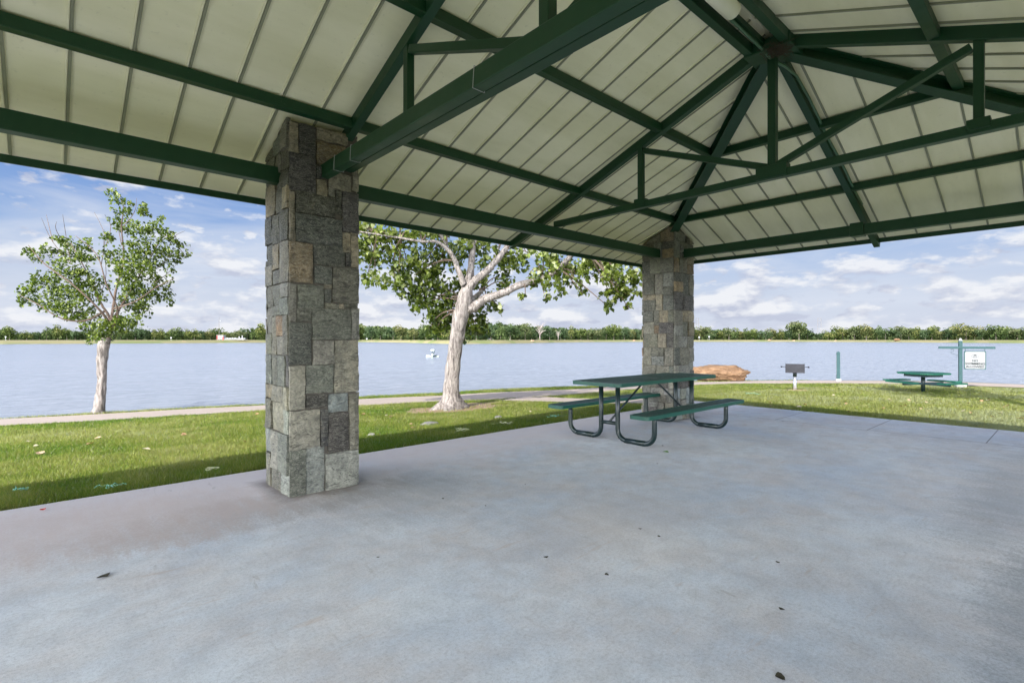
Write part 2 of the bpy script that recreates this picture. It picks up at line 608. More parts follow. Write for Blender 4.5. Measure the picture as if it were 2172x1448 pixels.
# --- fascia
zf = zd(X1, EY1)
def fascia(a, b):
    mb = MB()
    mb.bar((a[0], a[1], zf-.008), (b[0], b[1], zf-.008), .022, .105)
    mb.bar((a[0], a[1], zf+.055), (b[0], b[1], zf+.055), .05, .035)
    mb.build('fascia', M['green_steel'], pav)
g = .012
fascia((EX0-g, EY1+g), (EX1+g, EY1+g))
fascia((EX0-g, EY0-g), (EX1+g, EY0-g))
fascia((EX1+g, EY0), (EX1+g, EY1))
fascia((EX0-g, EY0), (EX0-g, EY1))

# --- eave beams between columns
CH = .30
BZ, BH = 2.670, .134
def beam(a, b, w=.10, z=BZ, h=BH, name='eave_beam'):
    return MB().bar((a[0], a[1], z), (b[0], b[1], z), w, h).build(name, M['green_steel'], pav, bevel=.006)
for y in (YC, YB):
    beam((X0+CH-.04, y), (X1-CH+.04, y))
    beam((X1+CH-.04, y), (X2-CH+.04, y))
for x in (X2, X0):
    beam((x, YB+CH-.04), (x, YM-.05))
    beam((x, YM+.05), (x, YC-CH+.04))
beam((X1, YB+CH-.04), (X1, YC-CH+.04), .075, 2.703, .11, 'tie_beam')

# --- white cable ties round the tie beam
for yy in (4.02, 3.72, 2.2):
    a, b, z0, z1 = X1-.040, X1+.040, 2.645, 2.762
    MB().tube([(a, yy, z1), (a-.001, yy+.01, z0), (b, yy+.008, z0-.002), (b, yy, z1), (a, yy, z1)], .0022, 5).build('cable_tie', M['white'], pav)
# --- purlins
def bar_z(mb, a, b, w, h, lift=0):
    mb.bar((a[0], a[1], zb(*a)+h/2+lift), (b[0], b[1], zb(*b)+h/2+lift), w, h)
PURL = (.398, 1.54)
for s in PURL:
    z = ZB0+SL*s
    for y in (YC-s, YB+s):
        MB().bar((X0+s+.04, y, z+.05), (X2-s-.04, y, z+.05), .075, .085).build('purlin', M['green_steel'], pav, bevel=.004)
    for x in (X2-s, X0+s):
        MB().bar((x, YB+s+.04, z+.05), (x, YC-s-.04, z+.05), .075, .085).build('purlin', M['green_steel'], pav, bevel=.004)

# --- trusses
def truss(x, full=True):
    t = bpy.data.objects.new('roof_truss', None)
    col.objects.link(t)
    t.parent = pav
    t.location = (0, 0, 0)
    t.matrix_parent_inverse = Matrix.Translation(-pav.location)
    def add(mb, name):
        o = mb.build(name, M['green_steel'], None, bevel=.004)
        o.parent = t
        return o
    for s in (1, -1):
        ye = EY1+.02 if s > 0 else EY0-.02
        mb = MB()
        mb.bar((x, YM, ZB0+SL*HALF+.047), (x, ye, ZB0-SL*(OV+.02)+.047), .072, .10)
        add(mb, 'rafter')
        yv = YM+s*1.41
        zt = ZB0+SL*(HALF-1.41)
        add(MB().bar((x, yv, 2.81), (x, yv, zt+.01), .06, .06), 'post')
        add(MB().bar((x, yv-s*.04, zt-.035), (x, YM+s*.03, 2.865), .058, .058), 'web')
        mb = MB()
        mb.box(x, yv, 2.815, .098, .13, .075)
        add(mb, 'gusset_plate')
    add(MB().bar((x, YB-.02, 2.786), (x, YC+.02, 2.786), .075, .072), 'chord')
    add(MB().bar((x, YM, 2.8), (x, YM, ZB0+SL*HALF+.02), .07, .07), 'king_post')
    mb = MB()
    mb.box(x, YM, 2.815, .102, .27, .115)
    add(mb, 'gusset_plate')
    return t
truss(1.97)
truss(PX-.012)
truss(PX2+.012)

# --- ridge pair and node
for s in (-1, 1):
    MB().bar((PX2, YM+s*.155, 3.945), (PX-.05, YM+s*.155, 3.945), .07, .095).build('ridge_beam', M['green_steel'], pav, bevel=.004)
for x in (PX, PX2):
    MB().box(x, YM, 3.93, .34, .40, .10).build('ridge_node', M['green_steel'], pav, bevel=.006)
MB().bar((PX2, YM+.035, 3.955), (PX-.1, YM+.035, 3.955), .055, .05).build('wiring_channel', M['green_steel'], pav)

# --- hip rafters (I section) and jack rafters
def ibeam(name, a, b, w=.125, h=.12, top=0.0):
    mb = MB()
    mb.bar(a, b, w, .012, off=-h/2+.006)
    mb.bar(a, b, w, .012, off=h/2-.006)
    mb.bar(a, b, .012, h-.024)
    return mb.build(name, M['green_steel'], pav)
for (px, cx, cy) in ((PX, X2, YC), (PX, X2, YB), (PX2, X0, YC), (PX2, X0, YB)):
    sx = 1 if cx > px else -1
    sy = 1 if cy > YM else -1
    a = Vector((px+sx*.08, YM+sy*.08, zd(px, YM)-SL*.08-.085))
    b = Vector((cx+sx*(OV-.03), cy+sy*(OV-.03), ZD0-SL*(OV-.03)-.085))
    ibeam('hip_rafter', a, b)
for (px, cx, s) in ((PX, X2, 1), (PX2, X0, -1)):
    MB().bar((px+s*.1, YM, ZB0+SL*(HALF-.1)+.047), (cx+s*(OV+.06), YM, ZB0-SL*(OV+.06)+.047), .072, .10).build('jack_rafter', M['green_steel'], pav, bevel=.004)
    MB().box(cx, YM, BZ+.005, .14, .15, .17).build('beam_bracket', M['green_steel'], pav, bevel=.006)
# conduit along ridge node and down the jack rafter
def conduit():
    pts = [(PX-.9, YM+.035, 3.915), (PX-.12, YM+.03, 3.90), (PX-.02, YM-.0, 3.84), (PX+.12, YM-.055, 3.82)]
    for k in range(1, 9):
        x = PX+.12+(X2-.05-PX-.12)*k/8
        pts.append((x, YM-.055+.006*math.sin(k*2), zb(x, YM)+.04))
    return MB().tube(pts, .014, 8).build('wiring_conduit', M['steel_green'], pav, smooth=True)
M['steel_green'] = mat_paint('painted_conduit', (.06, .14, .08), .25)
conduit()

# --- columns with stone veneer
PAL = dict(tan=(.26, .225, .16), warm=(.27, .205, .125), light=(.26, .255, .215), dark=(.042, .04, .037), dgreen=(.078, .082, .066),
           mid=(.135, .135, .112), blue=(.25, .28, .27), purple=(.062, .056, .058), rust=(.20, .125, .06), gray=(.195, .19, .165), green=(.155, .165, .132))
def add_stone(mb, org, u, n, u0, u1, z0, z1, colr, topf):
    gap = U(.003, .006)
    u0 += gap; u1 -= gap; z0 += gap; z1 -= gap
    if u1-u0 < .012 or z1-z0 < .012: return
    out = U(.0, .022)
    nu = max(2, int((u1-u0)/.045)+1)
    nz = max(2, int((z1-z0)/.05)+1)
    sx, sy, sz = U(0, 50), U(0, 50), U(0, 50)
    k = [U(.75, 1.2)*c for c in colr]
    w = U(.88, 1.12)
    cc = (k[0]/w if w > 1 else k[0], colr[1]*k[0]/colr[0], colr[2]*k[0]/colr[0]*w)
    base = len(mb.v)
    grid = {}
    tilt = U(-.02, .02)
    for i in range(nu+1):
        for j in range(nz+1):
            uu = u0+(u1-u0)*i/nu
            zz = z0+(z1-z0)*j/nz
            edge = (i in (0, nu)) or (j in (0, nz))
            if edge:
                uu += U(-.004, .004)
                zz += U(-.004, .004)
            d = .018+out+.011*noise.noise(Vector((uu*9+sx, zz*9+sy, sz)))+tilt*(uu-(u0+u1)/2)
            if edge: d -= .007
            p = org+u*uu+n*d
            zz = min(zz, topf(p.x, p.y))
            grid[i, j] = len(mb.v)
            mb.v.append((p.x, p.y, zz))
    def F_(ids):
        mb.face(ids, cc)
        mb.s.append((sx, sy, sz))
    for i in range(nu):
        for j in range(nz):
            F_([grid[i, j], grid[i+1, j], grid[i+1, j+1], grid[i, j+1]])
    # back ring
    def ring():
        r = [(i, 0) for i in range(nu)]+[(nu, j) for j in range(nz)]+[(i, nz) for i in range(nu, 0, -1)]+[(0, j) for j in range(nz, 0, -1)]
        return [grid[q] for q in r]
    rg = ring()
    bk = []
    for q in rg:
        v = Vector(mb.v[q])
        dd = (v-org).dot(n)
        w_ = v-n*dd
        bk.append(len(mb.v))
        mb.v.append((w_.x, w_.y, v.z))
    for q in range(len(rg)):
        a, b = q, (q+1) % len(rg)
        F_([rg[a], bk[a], bk[b], rg[b]])

def split(u0, u1, z0, z1, out, big=.30):
    w, h = u1-u0, z1-z0
    if (w <= big and h <= big*1.15 and (w*h < .05 or R() < .35)) or (w < .12 and h < .34) or (h < .1 and w < .3):
        out.append((u0, u1, z0, z1))
        return
    if h > w*U(.7, 1.3):
        k = U(.3, .7)
        if h > 1: k = round(k*h/.3)*.3/h
        k = min(.75, max(.25, k))
        split(u0, u1, z0, z0+h*k, out)
        split(u0, u1, z0+h*k, z1, out)
    else:
        k = U(.22, .78)
        split(u0, u0+w*k, z0, z1, out)
        split(u0+w*k, u1, z0, z1, out)

NEAR = []   # measured ashlar of the near column's inner face
def _q4(a, b, c, d, k): NEAR.append(((520+a/3.447), (520+b/3.447), 240+c/3.447, 240+d/3.447, k))
def _q5(a, b, c, d, k): NEAR.append(((520+a/3.29), (520+b/3.29), 640+c/3.29, 640+d/3.29, k))
for t in ((320,390,60,283,'tan'),(390,520,70,300,'dark'),(520,745,110,205,'tan'),(520,745,205,385,'warm'),(320,520,285,570,'purple'),(520,575,385,480,'dark'),
          (520,605,480,605,'tan'),(605,660,540,610,'light'),(608,780,430,560,'tan'),(780,835,385,570,'tan'),(745,835,300,385,'tan'),(320,365,570,935,'tan'),(365,660,575,735,'dgreen'),
          (660,710,560,740,'dgreen'),(710,832,570,870,'purple'),(365,710,738,950,'dgreen'),(710,775,870,1020,'tan'),(775,832,870,1128,'tan'),(735,775,1020,1120,'dark'),
          (320,500,935,1240,'warm'),(500,735,955,1112,'dgreen'),(500,635,1112,1248,'dgreen'),(635,832,1125,1388,'mid'),(320,382,1240,1460,'gray'),(382,580,1248,1440,'green'),
          (580,635,1248,1285,'tan'),(580,635,1285,1388,'dgreen'),(580,685,1388,1430,'mid'),(685,725,1388,1430,'tan'),(725,832,1388,1430,'dgreen')):
    _q4(*t)
for t in ((312,360,20,137,'gray'),(360,468,42,137,'dgreen'),(468,742,45,265,'green'),(742,792,45,262,'gray'),(312,466,140,442,'dgreen'),(468,620,268,440,'gray'),(620,792,264,636,'tan'),
          (312,418,445,757,'light'),(418,620,440,642,'green'),(420,580,646,748,'dark'),(580,722,640,772,'blue'),(722,792,636,1035,'gray'),(312,525,757,1035,'light'),
          (525,578,748,1012,'dark'),(578,725,772,1050,'purple'),(312,425,1035,1350,'green'),(425,558,1012,1330,'blue'),(558,795,1050,1310,'light')):
    _q5(*t)

def make_column(cx, cy, near=False, low=None):
    o = bpy.data.objects.new('stone_column', None)
    col.objects.link(o)
    o.parent = pav
    o.matrix_parent_inverse = Matrix.Translation(-pav.location)
    topf = lambda x, y: zd(x, y)-.045
    mb = MB()
    h = .282
    pts = [(cx+a*h, cy+b*h, z) for z in (0, 1) for a, b in ((-1, -1), (1, -1), (1, 1), (-1, 1))]
    pts = [(x, y, -.05 if z == 0 else topf(x, y)-.02) for x, y, z in pts]
    # core follows the roof slope
    mb.quadmesh(pts, [(0, 3, 2, 1), (4, 5, 6, 7), (0, 1, 5, 4), (1, 2, 6, 5), (2, 3, 7, 6), (3, 0, 4, 7)])
    c = mb.build('masonry_core', M['mortar'])
    c.parent = o
    mb = MB()
    faces = [(Vector((0, -1, 0)), Vector((1, 0, 0)), .300), (Vector((0, 1, 0)), Vector((-1, 0, 0)), .300),
             (Vector((-1, 0, 0)), Vector((0, -1, 0)), .281), (Vector((1, 0, 0)), Vector((0, 1, 0)), .281)]
    for n, u, hw in faces:
        org = Vector((cx, cy, 0))+n*.281
        if near and n.y < -.5:
            yf = cy-.30
            for (a, b, c_, d_, kk) in NEAR:
                def X_(px):
                    q = ray(px, 720)
                    return q.x*yf/q.y
                ua, ub = X_(a)-cx, X_(b)-cx
                ua, ub = max(-hw, ua if ua > -hw+.03 else -hw), min(hw, ub if ub < hw-.03 else hw)
                qm = ray((a+b)/2, 720)
                dep = yf/qm.y
                # seams run towards the vanishing point: read heights at the left end of the zoomed seams
                ql = ray(a, 720)
                dl = yf/ql.y
                dm = dl*.5+dep*.5
                z1 = HC+(720-c_)*dm/F
                z0 = HC+(720-d_)*dm/F
                if d_ > 1035: z0 = -.03
                add_stone(mb, org, u, n, ua, ub, z0, z1, PAL[kk], topf)
            continue
        cells = []
        for (za, zb_) in ((-.03, .5), (.5, 1.15), (1.15, 1.75), (1.75, 2.35), (2.35, 2.85), (2.85, 3.4)):
            split(-hw, hw, za, zb_, cells)
        for (a, b, c_, d_) in cells:
            zc = (c_+d_)/2
            if zc > 3.35: continue
            if zc < .8: ks = ['blue', 'light', 'gray', 'green', 'mid', 'purple', 'gray', 'light']
            elif zc < 2: ks = ['green', 'mid', 'gray', 'tan', 'dgreen', 'green', 'mid', 'gray', 'tan', 'mid', 'purple'] + (['rust'] if R() < .25 else [])
            else: ks = ['dgreen', 'tan', 'warm', 'green', 'mid', 'gray', 'dgreen', 'tan', 'mid'] + (['rust'] if R() < .3 else [])
            add_stone(mb, org, u, n, a, b, c_, d_, PAL[random.choice(ks)], topf)
    c = mb.build('stone_veneer', M['stone'])
    c.parent = o
    return o
random.seed(21)
make_column(X1, YC, near=True)
random.seed(33)
cc2 = make_column(X2, YC)
make_column(X2, YB)
make_column(X1, YB)
make_column(X0, YC)
make_column(X0, YB)
mb = MB()
mb.box(X2-.320, YC-.16, .45, .012, .06, .10)
c = mb.build('outlet_cover', M['grey_rock'])
c.parent = cc2

# --- lamp and nest
e = at_z(1556, 26, 3.80)
lamp = thing('ceiling_light', (e.x-.62, e.y, 3.80), 'long milky tubular lamp fixed under the roof ridge', 'lamp')
pts, rr = [], []
for t_, r_ in ((-.62, .03), (-.615, .055), (-.6, .066), (-.4, .068), (.4, .068), (.6, .066), (.615, .055), (.62, .03)):
    pts.append((e.x-.62+t_, e.y, 3.80)); rr.append(r_)
MB().tube(pts, rr, 16).build('lamp_cover', M['lamp'], lamp, smooth=True)
MB().box(e.x-.62, e.y, 3.885, 1.24, .085, .05).build('housing', M['green_steel'], lamp, bevel=.005)

random.seed(5)
nl = Vector((PX-.12, YM-.09, 3.87))
mb = MB()
for i in range(170):
    p = nl+Vector((random.gauss(0, .05), random.gauss(0, .05), random.gauss(0, .022)))
    d = Vector((random.gauss(0, 1), random.gauss(0, 1), random.gauss(0, .5))).normalized()*U(.03, .075)
    mb.tube([p-d, p+Vector((0, 0, U(-.01, .01))), p+d], .0018, 4)
tag(mb.build('bird_nest', M['nest']), 'ragged brown bird nest of dry stalks on the roof peak joint', 'nest')

# ================================================================== SLAB, GROUND, PATH, WATER
mb = MB()
mb.box((SLX0+SLX1)/2, (SLY0+SLY1)/2, -.06, SLX1-SLX0, SLY1-SLY0, .12)
tag(mb.build('concrete_floor', M['slab'], bevel=.008), kind='structure')

PXW = [0, 210, 560, 763, 934, 1033, 1158, 1250, 1475, 1600, 1778, 1900, 2048, 2172]
PYW = [889, 876, 858, 842, 833.5, 827, 822, 819, 809, 807, 806.5, 807, 810, 815]
SHORE = [(on_ground(a, b)) for a, b in zip(PXW, PYW)]
def theta(p):
    return math.atan2(p.x*RT.x+p.y*RT.y, p.x*FW.x+p.y*FW.y)
TN = sorted((theta(p), math.hypot(p.x, p.y)) for p in SHORE)
FARY = [(0, 729.6), (300, 728), (560, 726.5), (763, 725), (850, 726.2), (900, 727.6), (960, 729.3), (1060, 728.6), (1130, 727.2), (1190, 726), (1270, 724.9), (1360, 724.6), (1475, 724.5), (1700, 724.6), (1850, 725.2), (2000, 726.3), (2172, 727.6)]
def interp(tab, x):
    if x <= tab[0][0]: return tab[0][1]
    for (a, b), (c, d) in zip(tab, tab[1:]):
        if x <= c:
            return b+(d-b)*(x-a)/(c-a)
    return tab[-1][1]
def far_depth(px):
    return (HC-WATER)*F/(interp(FARY, px)-720)
def rn(th):
    lo, hi = TN[0][0], TN[-1][0]
    r = interp(TN, th)
    ex = max(0, lo-th, th-hi)
    return r*(1+ex*1.2)
def rf(th):
    px = PCX+F*math.tan(max(-.8, min(.8, th)))
    return far_depth(px)/math.cos(max(-.8, min(.8, th)))
LAKE = math.radians(88)

mb = MB()
rows = []
dirt = []
ths = []
a = -180.0
while a < 180:
    ths.append(math.radians(a))
    a += .5 if abs(a) < 50 else (1 if abs(a) < 92 else 3)
NR = 90
treeT2 = on_ground(960, 866)
treeT1 = on_ground(210, 877)
for th in ths:
    dr = FW*math.cos(th)+RT*math.sin(th)
    row = []
    inlake = abs(th) < LAKE
    near = rn(th) if inlake else 60
    for i in range(NR):
        r = near*((i+1)/NR)
        x, y = dr.x*r, dr.y*r
        z = zg(x, y)
        if SLX0+.03 < x < SLX1-.03 and SLY0+.03 < y < SLY1-.03: z = -.14
        row.append((x, y, z))
    if inlake:
        f = max(rf(th), near+30)
        seq = [(near+.12, -.75), (near+.5, -1.4), (near+8, -2), (f-6, -2), (f-.5, WATER-.1), (f+.2, WATER+.08), (f+3.5, .15), (f+12, LAND-.05), (f+16, LAND), (f+80, LAND), (f+400, LAND+.3), (5000, LAND+.5)]
    else:
        seq = [(61, zg(dr.x*61, dr.y*61)), (65, -.2), (80, 0), (90, 0), (100, 0), (150, .2), (200, .4), (250, LAND), (300, LAND), (500, LAND), (900, LAND+.3), (5000, LAND+.5)]
    for r, z in seq:
        row.append((dr.x*r, dr.y*r, z))
    rows.append(row)
nr = len(rows[0])
for row in rows:
    mb.v.extend(row)
c0 = len(mb.v)
mb.v.append((0, 0, -.14))
nth = len(rows)
for i in range(nth):
    j = (i+1) % nth
    mb.face([c0, j*nr, i*nr])
    for k in range(nr-1):
        mb.face([i*nr+k, j*nr+k, j*nr+k+1, i*nr+k+1], None, 0 if k < NR else 1)
gr = mb.build('ground', [M['ground'], M['far_bank']], smooth=True)
at_ = gr.data.attributes.new('dirt', 'FLOAT', 'POINT')
dv = []
for v in mb.v:
    if v[0]**2+v[1]**2 > 900:
        dv.append(0); continue
    q = math.hypot((v[0]-treeT2.x-.1)/1.25, (v[1]-treeT2.y)/.7)
    d = max(0, min(1, (1.35-q+.5*noise.noise(Vector((v[0]*2, v[1]*2, 0))))*1.8))
    e1 = v[1]-SLY1
    if 0 <= e1 < .4 and -3 < v[0] < 9:
        d = max(d, max(0, (.16-e1)*7*(.35+noise.noise(Vector((v[0]*.9, 3, 0))))))
    dv.append(d)
at_.data.foreach_set('value', dv)
tag(gr, kind='structure')

mb = MB()
W_ = 3000
mb.quadmesh([(-W_, -W_, WATER), (W_, -W_, WATER), (W_, W_, WATER), (-W_, W_, WATER)], [(0, 1, 2, 3)])
# the water sheet only where the lake basin is
mb = MB()
ring_n, ring_f = [], []
for th in [math.radians(x*1.0) for x in range(-87, 88)]:
    dr = FW*math.cos(th)+RT*math.sin(th)
    ring_n.append((dr.x*(rn(th)+.02), dr.y*(rn(th)+.02), WATER))
    ring_f.append((dr.x*(rf(th)+3), dr.y*(rf(th)+3), WATER))
n_ = len(ring_n)
mids = []
pts = []
STEPS = 12
for i in range(n_):
    for s in range(STEPS+1):
        t_ = (s/STEPS)**2.2
        pts.append(tuple(ring_n[i][k]+(ring_f[i][k]-ring_n[i][k])*t_ for k in range(3)))
fs = []
for i in range(n_-1):
    for s in range(STEPS):
        a_ = i*(STEPS+1)+s
        fs.append((a_, a_+1, a_+STEPS+2, a_+STEPS+1))
mb.quadmesh(pts, [f[::-1] for f in fs])
wo = mb.build('lake_water', M['water'], smooth=True)
tag(wo, kind='structure')

# path
def G(px, py): 
    p = on_ground(px, py)
    return Vector((p.x, p.y, 0))
PO = [(-60, 893), (0, 889.5), (210, 879), (400, 868), (560, 860), (680, 852), (763, 847), (850, 843), (934, 839.5), (1033, 833.5), (1158, 828.5), (1250, 824), (1360, 817), (1475, 810.5), (1600, 808), (1730, 807.3), (1860, 808), (1960, 809.5), (2048, 811.5), (2172, 816), (2300, 822)]
PI_ = [(-60, 909), (0, 904), (210, 893), (400, 881), (560, 871.5), (680, 865), (763, 861), (850, 856), (934, 852), (1033, 848.5), (1158, 841), (1250, 834), (1360, 825), (1475, 817), (1600, 814), (1730, 813.2), (1860, 813.8), (1960, 815), (2048, 818), (2172, 822.5), (2300, 829)]
po = [G(*p) for p in PO]
pi_ = [G(*p) for p in PI_]
def resample(a, n=14):
    r = []
    for i in range(len(a)-1):
        p0 = a[max(0, i-1)]; p1 = a[i]; p2 = a[i+1]; p3 = a[min(len(a)-1, i+2)]
        for k in range(n):
            t = k/n
            r.append(.5*((2*p1)+(-p0+p2)*t+(2*p0-5*p1+4*p2-p3)*t*t+(-p0+3*p1-3*p2+p3)*t**3))
    r.append(a[-1])
    return r
po, pi_ = resample(po), resample(pi_)
PATH_POLYS = []
mb = MB()
NW = 8
def strip(mb, A, B, lift=.012):
    o = len(mb.v)
    for a_, b_ in zip(A, B):
        for k in range(NW+1):
            p = a_.lerp(b_, k/NW)
            mb.v.append((p.x, p.y, zg(p.x, p.y)+lift))
    for i in range(len(A)-1):
        for k in range(NW):
            q = o+i*(NW+1)+k
            mb.face([q, q+1, q+NW+2, q+NW+1])
        PATH_POLYS.append((A[i], A[i+1], B[i+1], B[i]))
strip(mb, po, pi_)
tag(mb.build('shore_path', M['path'], smooth=True), kind='structure')
BL = [G(1060, 849.5), G(1110, 852), G(1163, 853), G(1235, 854.5), G(1300, 857), Vector((9.1, 6.2, 0)), Vector((9.2, 5.42, 0))]
BU = [G(1100, 845), G(1135, 843), G(1160, 843), G(1212, 845.5), G(1290, 847), Vector((10.3, 6.4, 0)), Vector((10.05, 5.42, 0))]
mb = MB()
strip(mb, resample(BU, 8), resample(BL, 8), .016)
tag(mb.build('branch_path', M['path'], smooth=True), kind='structure')

def pt_in(poly, x, y):
    c = False
    n = len(poly)
    for i in range(n):
        a, b = poly[i], poly[i-1]
        if (a.y > y) != (b.y > y) and x < (b.x-a.x)*(y-a.y)/(b.y-a.y)+a.x:
            c = not c
    return c
from collections import defaultdict
cell = defaultdict(list)
for q in PATH_POLYS:
    xs = [p.x for p in q]; ys = [p.y for p in q]
    for i in range(int(min(xs)//1), int(max(xs)//1)+1):
        for j in range(int(min(ys)//1), int(max(ys)//1)+1):
            cell[i, j].append(q)
def on_path(x, y):
    return any(pt_in(q, x, y) for q in cell[int(x//1), int(y//1)])

# ---- grass blades
random.seed(11)
mb = MB()
V_, Fc, Cc = mb.v, mb.f, mb.c
GC = [(.065, .15, .010), (.125, .20, .018), (.200, .245, .038), (.29, .305, .08), (.42, .37, .16), (.09, .2, .015)]
def grass_ok(x, y):
    if SLX0 < x < SLX1+.01 and SLY0 < y < SLY1+.012: return False
    th = math.atan2(x*RT.x+y*RT.y, x*FW.x+y*FW.y)
    if abs(th) > math.radians(52): return False
    if math.hypot(x, y) > rn(th)+.05: return False
    return not on_path(x, y)
n_b = 0
CAP = 500000
tries = 0
while n_b < CAP and tries < 1900000:
    tries += 1
    # sample so that the density falls with distance
    th = U(-.87, .87)
    r = 3.9*((26/3.9)**R())
    x = FW.x*math.cos(th)*r+RT.x*math.sin(th)*r
    y = FW.y*math.cos(th)*r+RT.y*math.sin(th)*r
    if not grass_ok(x, y): continue
    qd = math.hypot((x-treeT2.x-.1)/1.25, (y-treeT2.y)/.7)
    if qd < 1.0+.5*noise.noise(Vector((x*2, y*2, 0))) and R() < .93: continue
    e1 = y-SLY1
    if 0 < e1 < .05+.16*max(0, .3+noise.noise(Vector((x*1.1, 9, 0)))) and x < 9 and R() < .8: continue
    pn = noise.noise(Vector((x*.5, y*.5, 0)))
    pn2 = noise.noise(Vector((x*2.3, y*2.3, 5)))
    h = U(.026, .06)*(1+.4*pn2)
    if 0 < e1 < .5 and x < SLX1: h *= 1.15
    w = .0026*max(1, r/6.5)
    a = U(0, 6.283)
    lx, ly = random.gauss(0, .45)*h, random.gauss(0, .45)*h
    z = zg(x, y)-.004
    if 0 < e1 < .05: ly -= h*U(.2, 1.1)
    o = len(V_)
    V_.append((x-math.cos(a)*w, y-math.sin(a)*w, z))
    V_.append((x+math.cos(a)*w, y+math.sin(a)*w, z))
    V_.append((x+lx, y+ly, z+h))
    Fc.append((o, o+1, o+2))
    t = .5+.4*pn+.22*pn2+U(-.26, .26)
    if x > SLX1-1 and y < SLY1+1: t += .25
    if 0 < e1 < 1.0 and x < SLX1: t -= .22*(1-e1)  # lusher green by the slab, darkened to deepen the eave shadow band
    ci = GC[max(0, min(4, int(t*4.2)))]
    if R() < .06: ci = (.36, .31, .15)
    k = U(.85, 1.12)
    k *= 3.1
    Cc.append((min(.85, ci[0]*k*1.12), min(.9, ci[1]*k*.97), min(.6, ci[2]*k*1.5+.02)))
    mb.mi.append(0)
    n_b += 1
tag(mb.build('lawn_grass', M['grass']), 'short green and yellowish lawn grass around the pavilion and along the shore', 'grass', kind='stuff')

# ================================================================== PICNIC TABLE
def rrect(x0, x1, y0, y1, r, n=6):
    p = []
    for cx, cy, a0 in ((x1-r, y1-r, 0), (x0+r, y1-r, 90), (x0+r, y0+r, 180), (x1-r, y0+r, 270)):
        for k in range(n+1):
            a = math.radians(a0+90*k/n)
            p.append((cx+r*math.cos(a), cy+r*math.sin(a)))
    return p
def rim(mb, x0, x1, y0, y1, r, z, h, t):
    o_ = rrect(x0, x1, y0, y1, r)
    i_ = rrect(x0+t, x1-t, y0+t, y1-t, max(.01, r-t))
    n = len(o_)
    pts = [(x, y, z) for x, y in o_]+[(x, y, z) for x, y in i_]+[(x, y, z-h) for x, y in o_]+[(x, y, z-h) for x, y in i_]
    f = []
    for k in range(n):
        j = (k+1) % n
        f += [(k, j, n+j, n+k), (k, 2*n+k, 2*n+j, j), (n+k, n+j, 3*n+j, 3*n+k), (2*n+k, 3*n+k, 3*n+j, 2*n+j)]
    mb.quadmesh(pts, [q[::-1] for q in f])
def mesh_deck(mb, x0, x1, y0, y1, z, pitch=.033, w=.0075, t=.006):
    # expanded metal: two families of slanted strands
    W, Hh = x1-x0, y1-y0
    for s in (1, -1):
        k = -Hh*1.9
        while k < W+Hh*1.9:
            # strand from (k, 0) going up with slope: dx = s*Hh*.55
            ax, bx = x0+k, x0+k+s*Hh*.55
            ay, by = y0, y1
            # clip in x
            pts = []
            t0, t1 = 0.0, 1.0
            dx = bx-ax
            for lim, sg in ((x0, 1), (x1, -1)):
                va, vb = (ax-lim)*sg, (bx-lim)*sg
                if va < 0 and vb < 0: t0 = 2
                elif va < 0: t0 = max(t0, -va/(vb-va))
                elif vb < 0: t1 = min(t1, va/(va-vb))
            if t0 < t1-.01:
                mb.bar((ax+dx*t0, ay+(by-ay)*t0, z), (ax+dx*t1, ay+(by-ay)*t1, z), w, t)
            k += pitch
TB = Vector((6.24, 4.02, 0))
tab = thing('picnic_table', (TB.x, TB.y, 0), 'long green expanded metal picnic table with attached benches under the pavilion', 'picnic table')
def plank(name, x0, x1, y0, y1, z, r, h=.045):
    mb = MB()
    rim(mb, x0, x1, y0, y1, r, z, h, .022)
    mb.dmi = 1
    mesh_deck(mb, x0+.018, x1-.018, y0+.018, y1-.018, z-.006)
    for x in (x0+.33, x1-.33, (x0+x1)/2):
        mb.box(x, (y0+y1)/2, z-.025, .04, y1-y0-.04, .02)
    return mb.build(name, [M['green_gloss'], M['deck']], tab)
plank('tabletop', 5.0, 7.47, 3.64, 4.40, .755, .085)
plank('bench_seat', 4.98, 7.49, 3.235, 3.50, .412, .06)
plank('bench_seat', 4.98, 7.49, 4.54, 4.805, .412, .06)
def arc(cx, cz, r, a0, a1, n=7):
    return [(cx+r*math.cos(math.radians(a0+(a1-a0)*k/n)), cz+r*math.sin(math.radians(a0+(a1-a0)*k/n))) for k in range(n+1)]
for fx in (5.32, 7.15):
    for s in (1, -1):
        yi, yo = .13, .655
        r = .13
        zb_ = .031
        pts = [(yi, .71), (yi, .35)]+arc(yi+r, zb_+r, r, 180, 270)+arc(yo-r, zb_+r, r, 270, 360)+[(yo, .3), (yo, .368)]
        MB().tube([(fx, TB.y+s*a_, b_) for a_, b_ in pts], .030, 14).build('leg', M['leg_green'], tab, smooth=True)
        MB().tube([(fx, TB.y+s*(yi+r*.95), zb_), (fx, TB.y+s*(yo-r*.95), zb_)], .0335, 14).build('foot_sleeve', M['leg_green'], tab, smooth=True)
    MB().tube([(fx, TB.y-.13, .225), (fx, TB.y+.13, .225)], .024, 10).build('crossbar', M['leg_green'], tab, smooth=True)
    sx = 1 if fx < TB.x else -1
    MB().tube([(fx, TB.y, .235), (TB.x-sx*.12, TB.y, .715)], .0135, 10).build('brace', M['leg_green'], tab, smooth=True)

# ================================================================== LAKESIDE THINGS
def frame_at(px, py):
    p = on_ground(px, py)
    return p, p.x*FW.x+p.y*FW.y

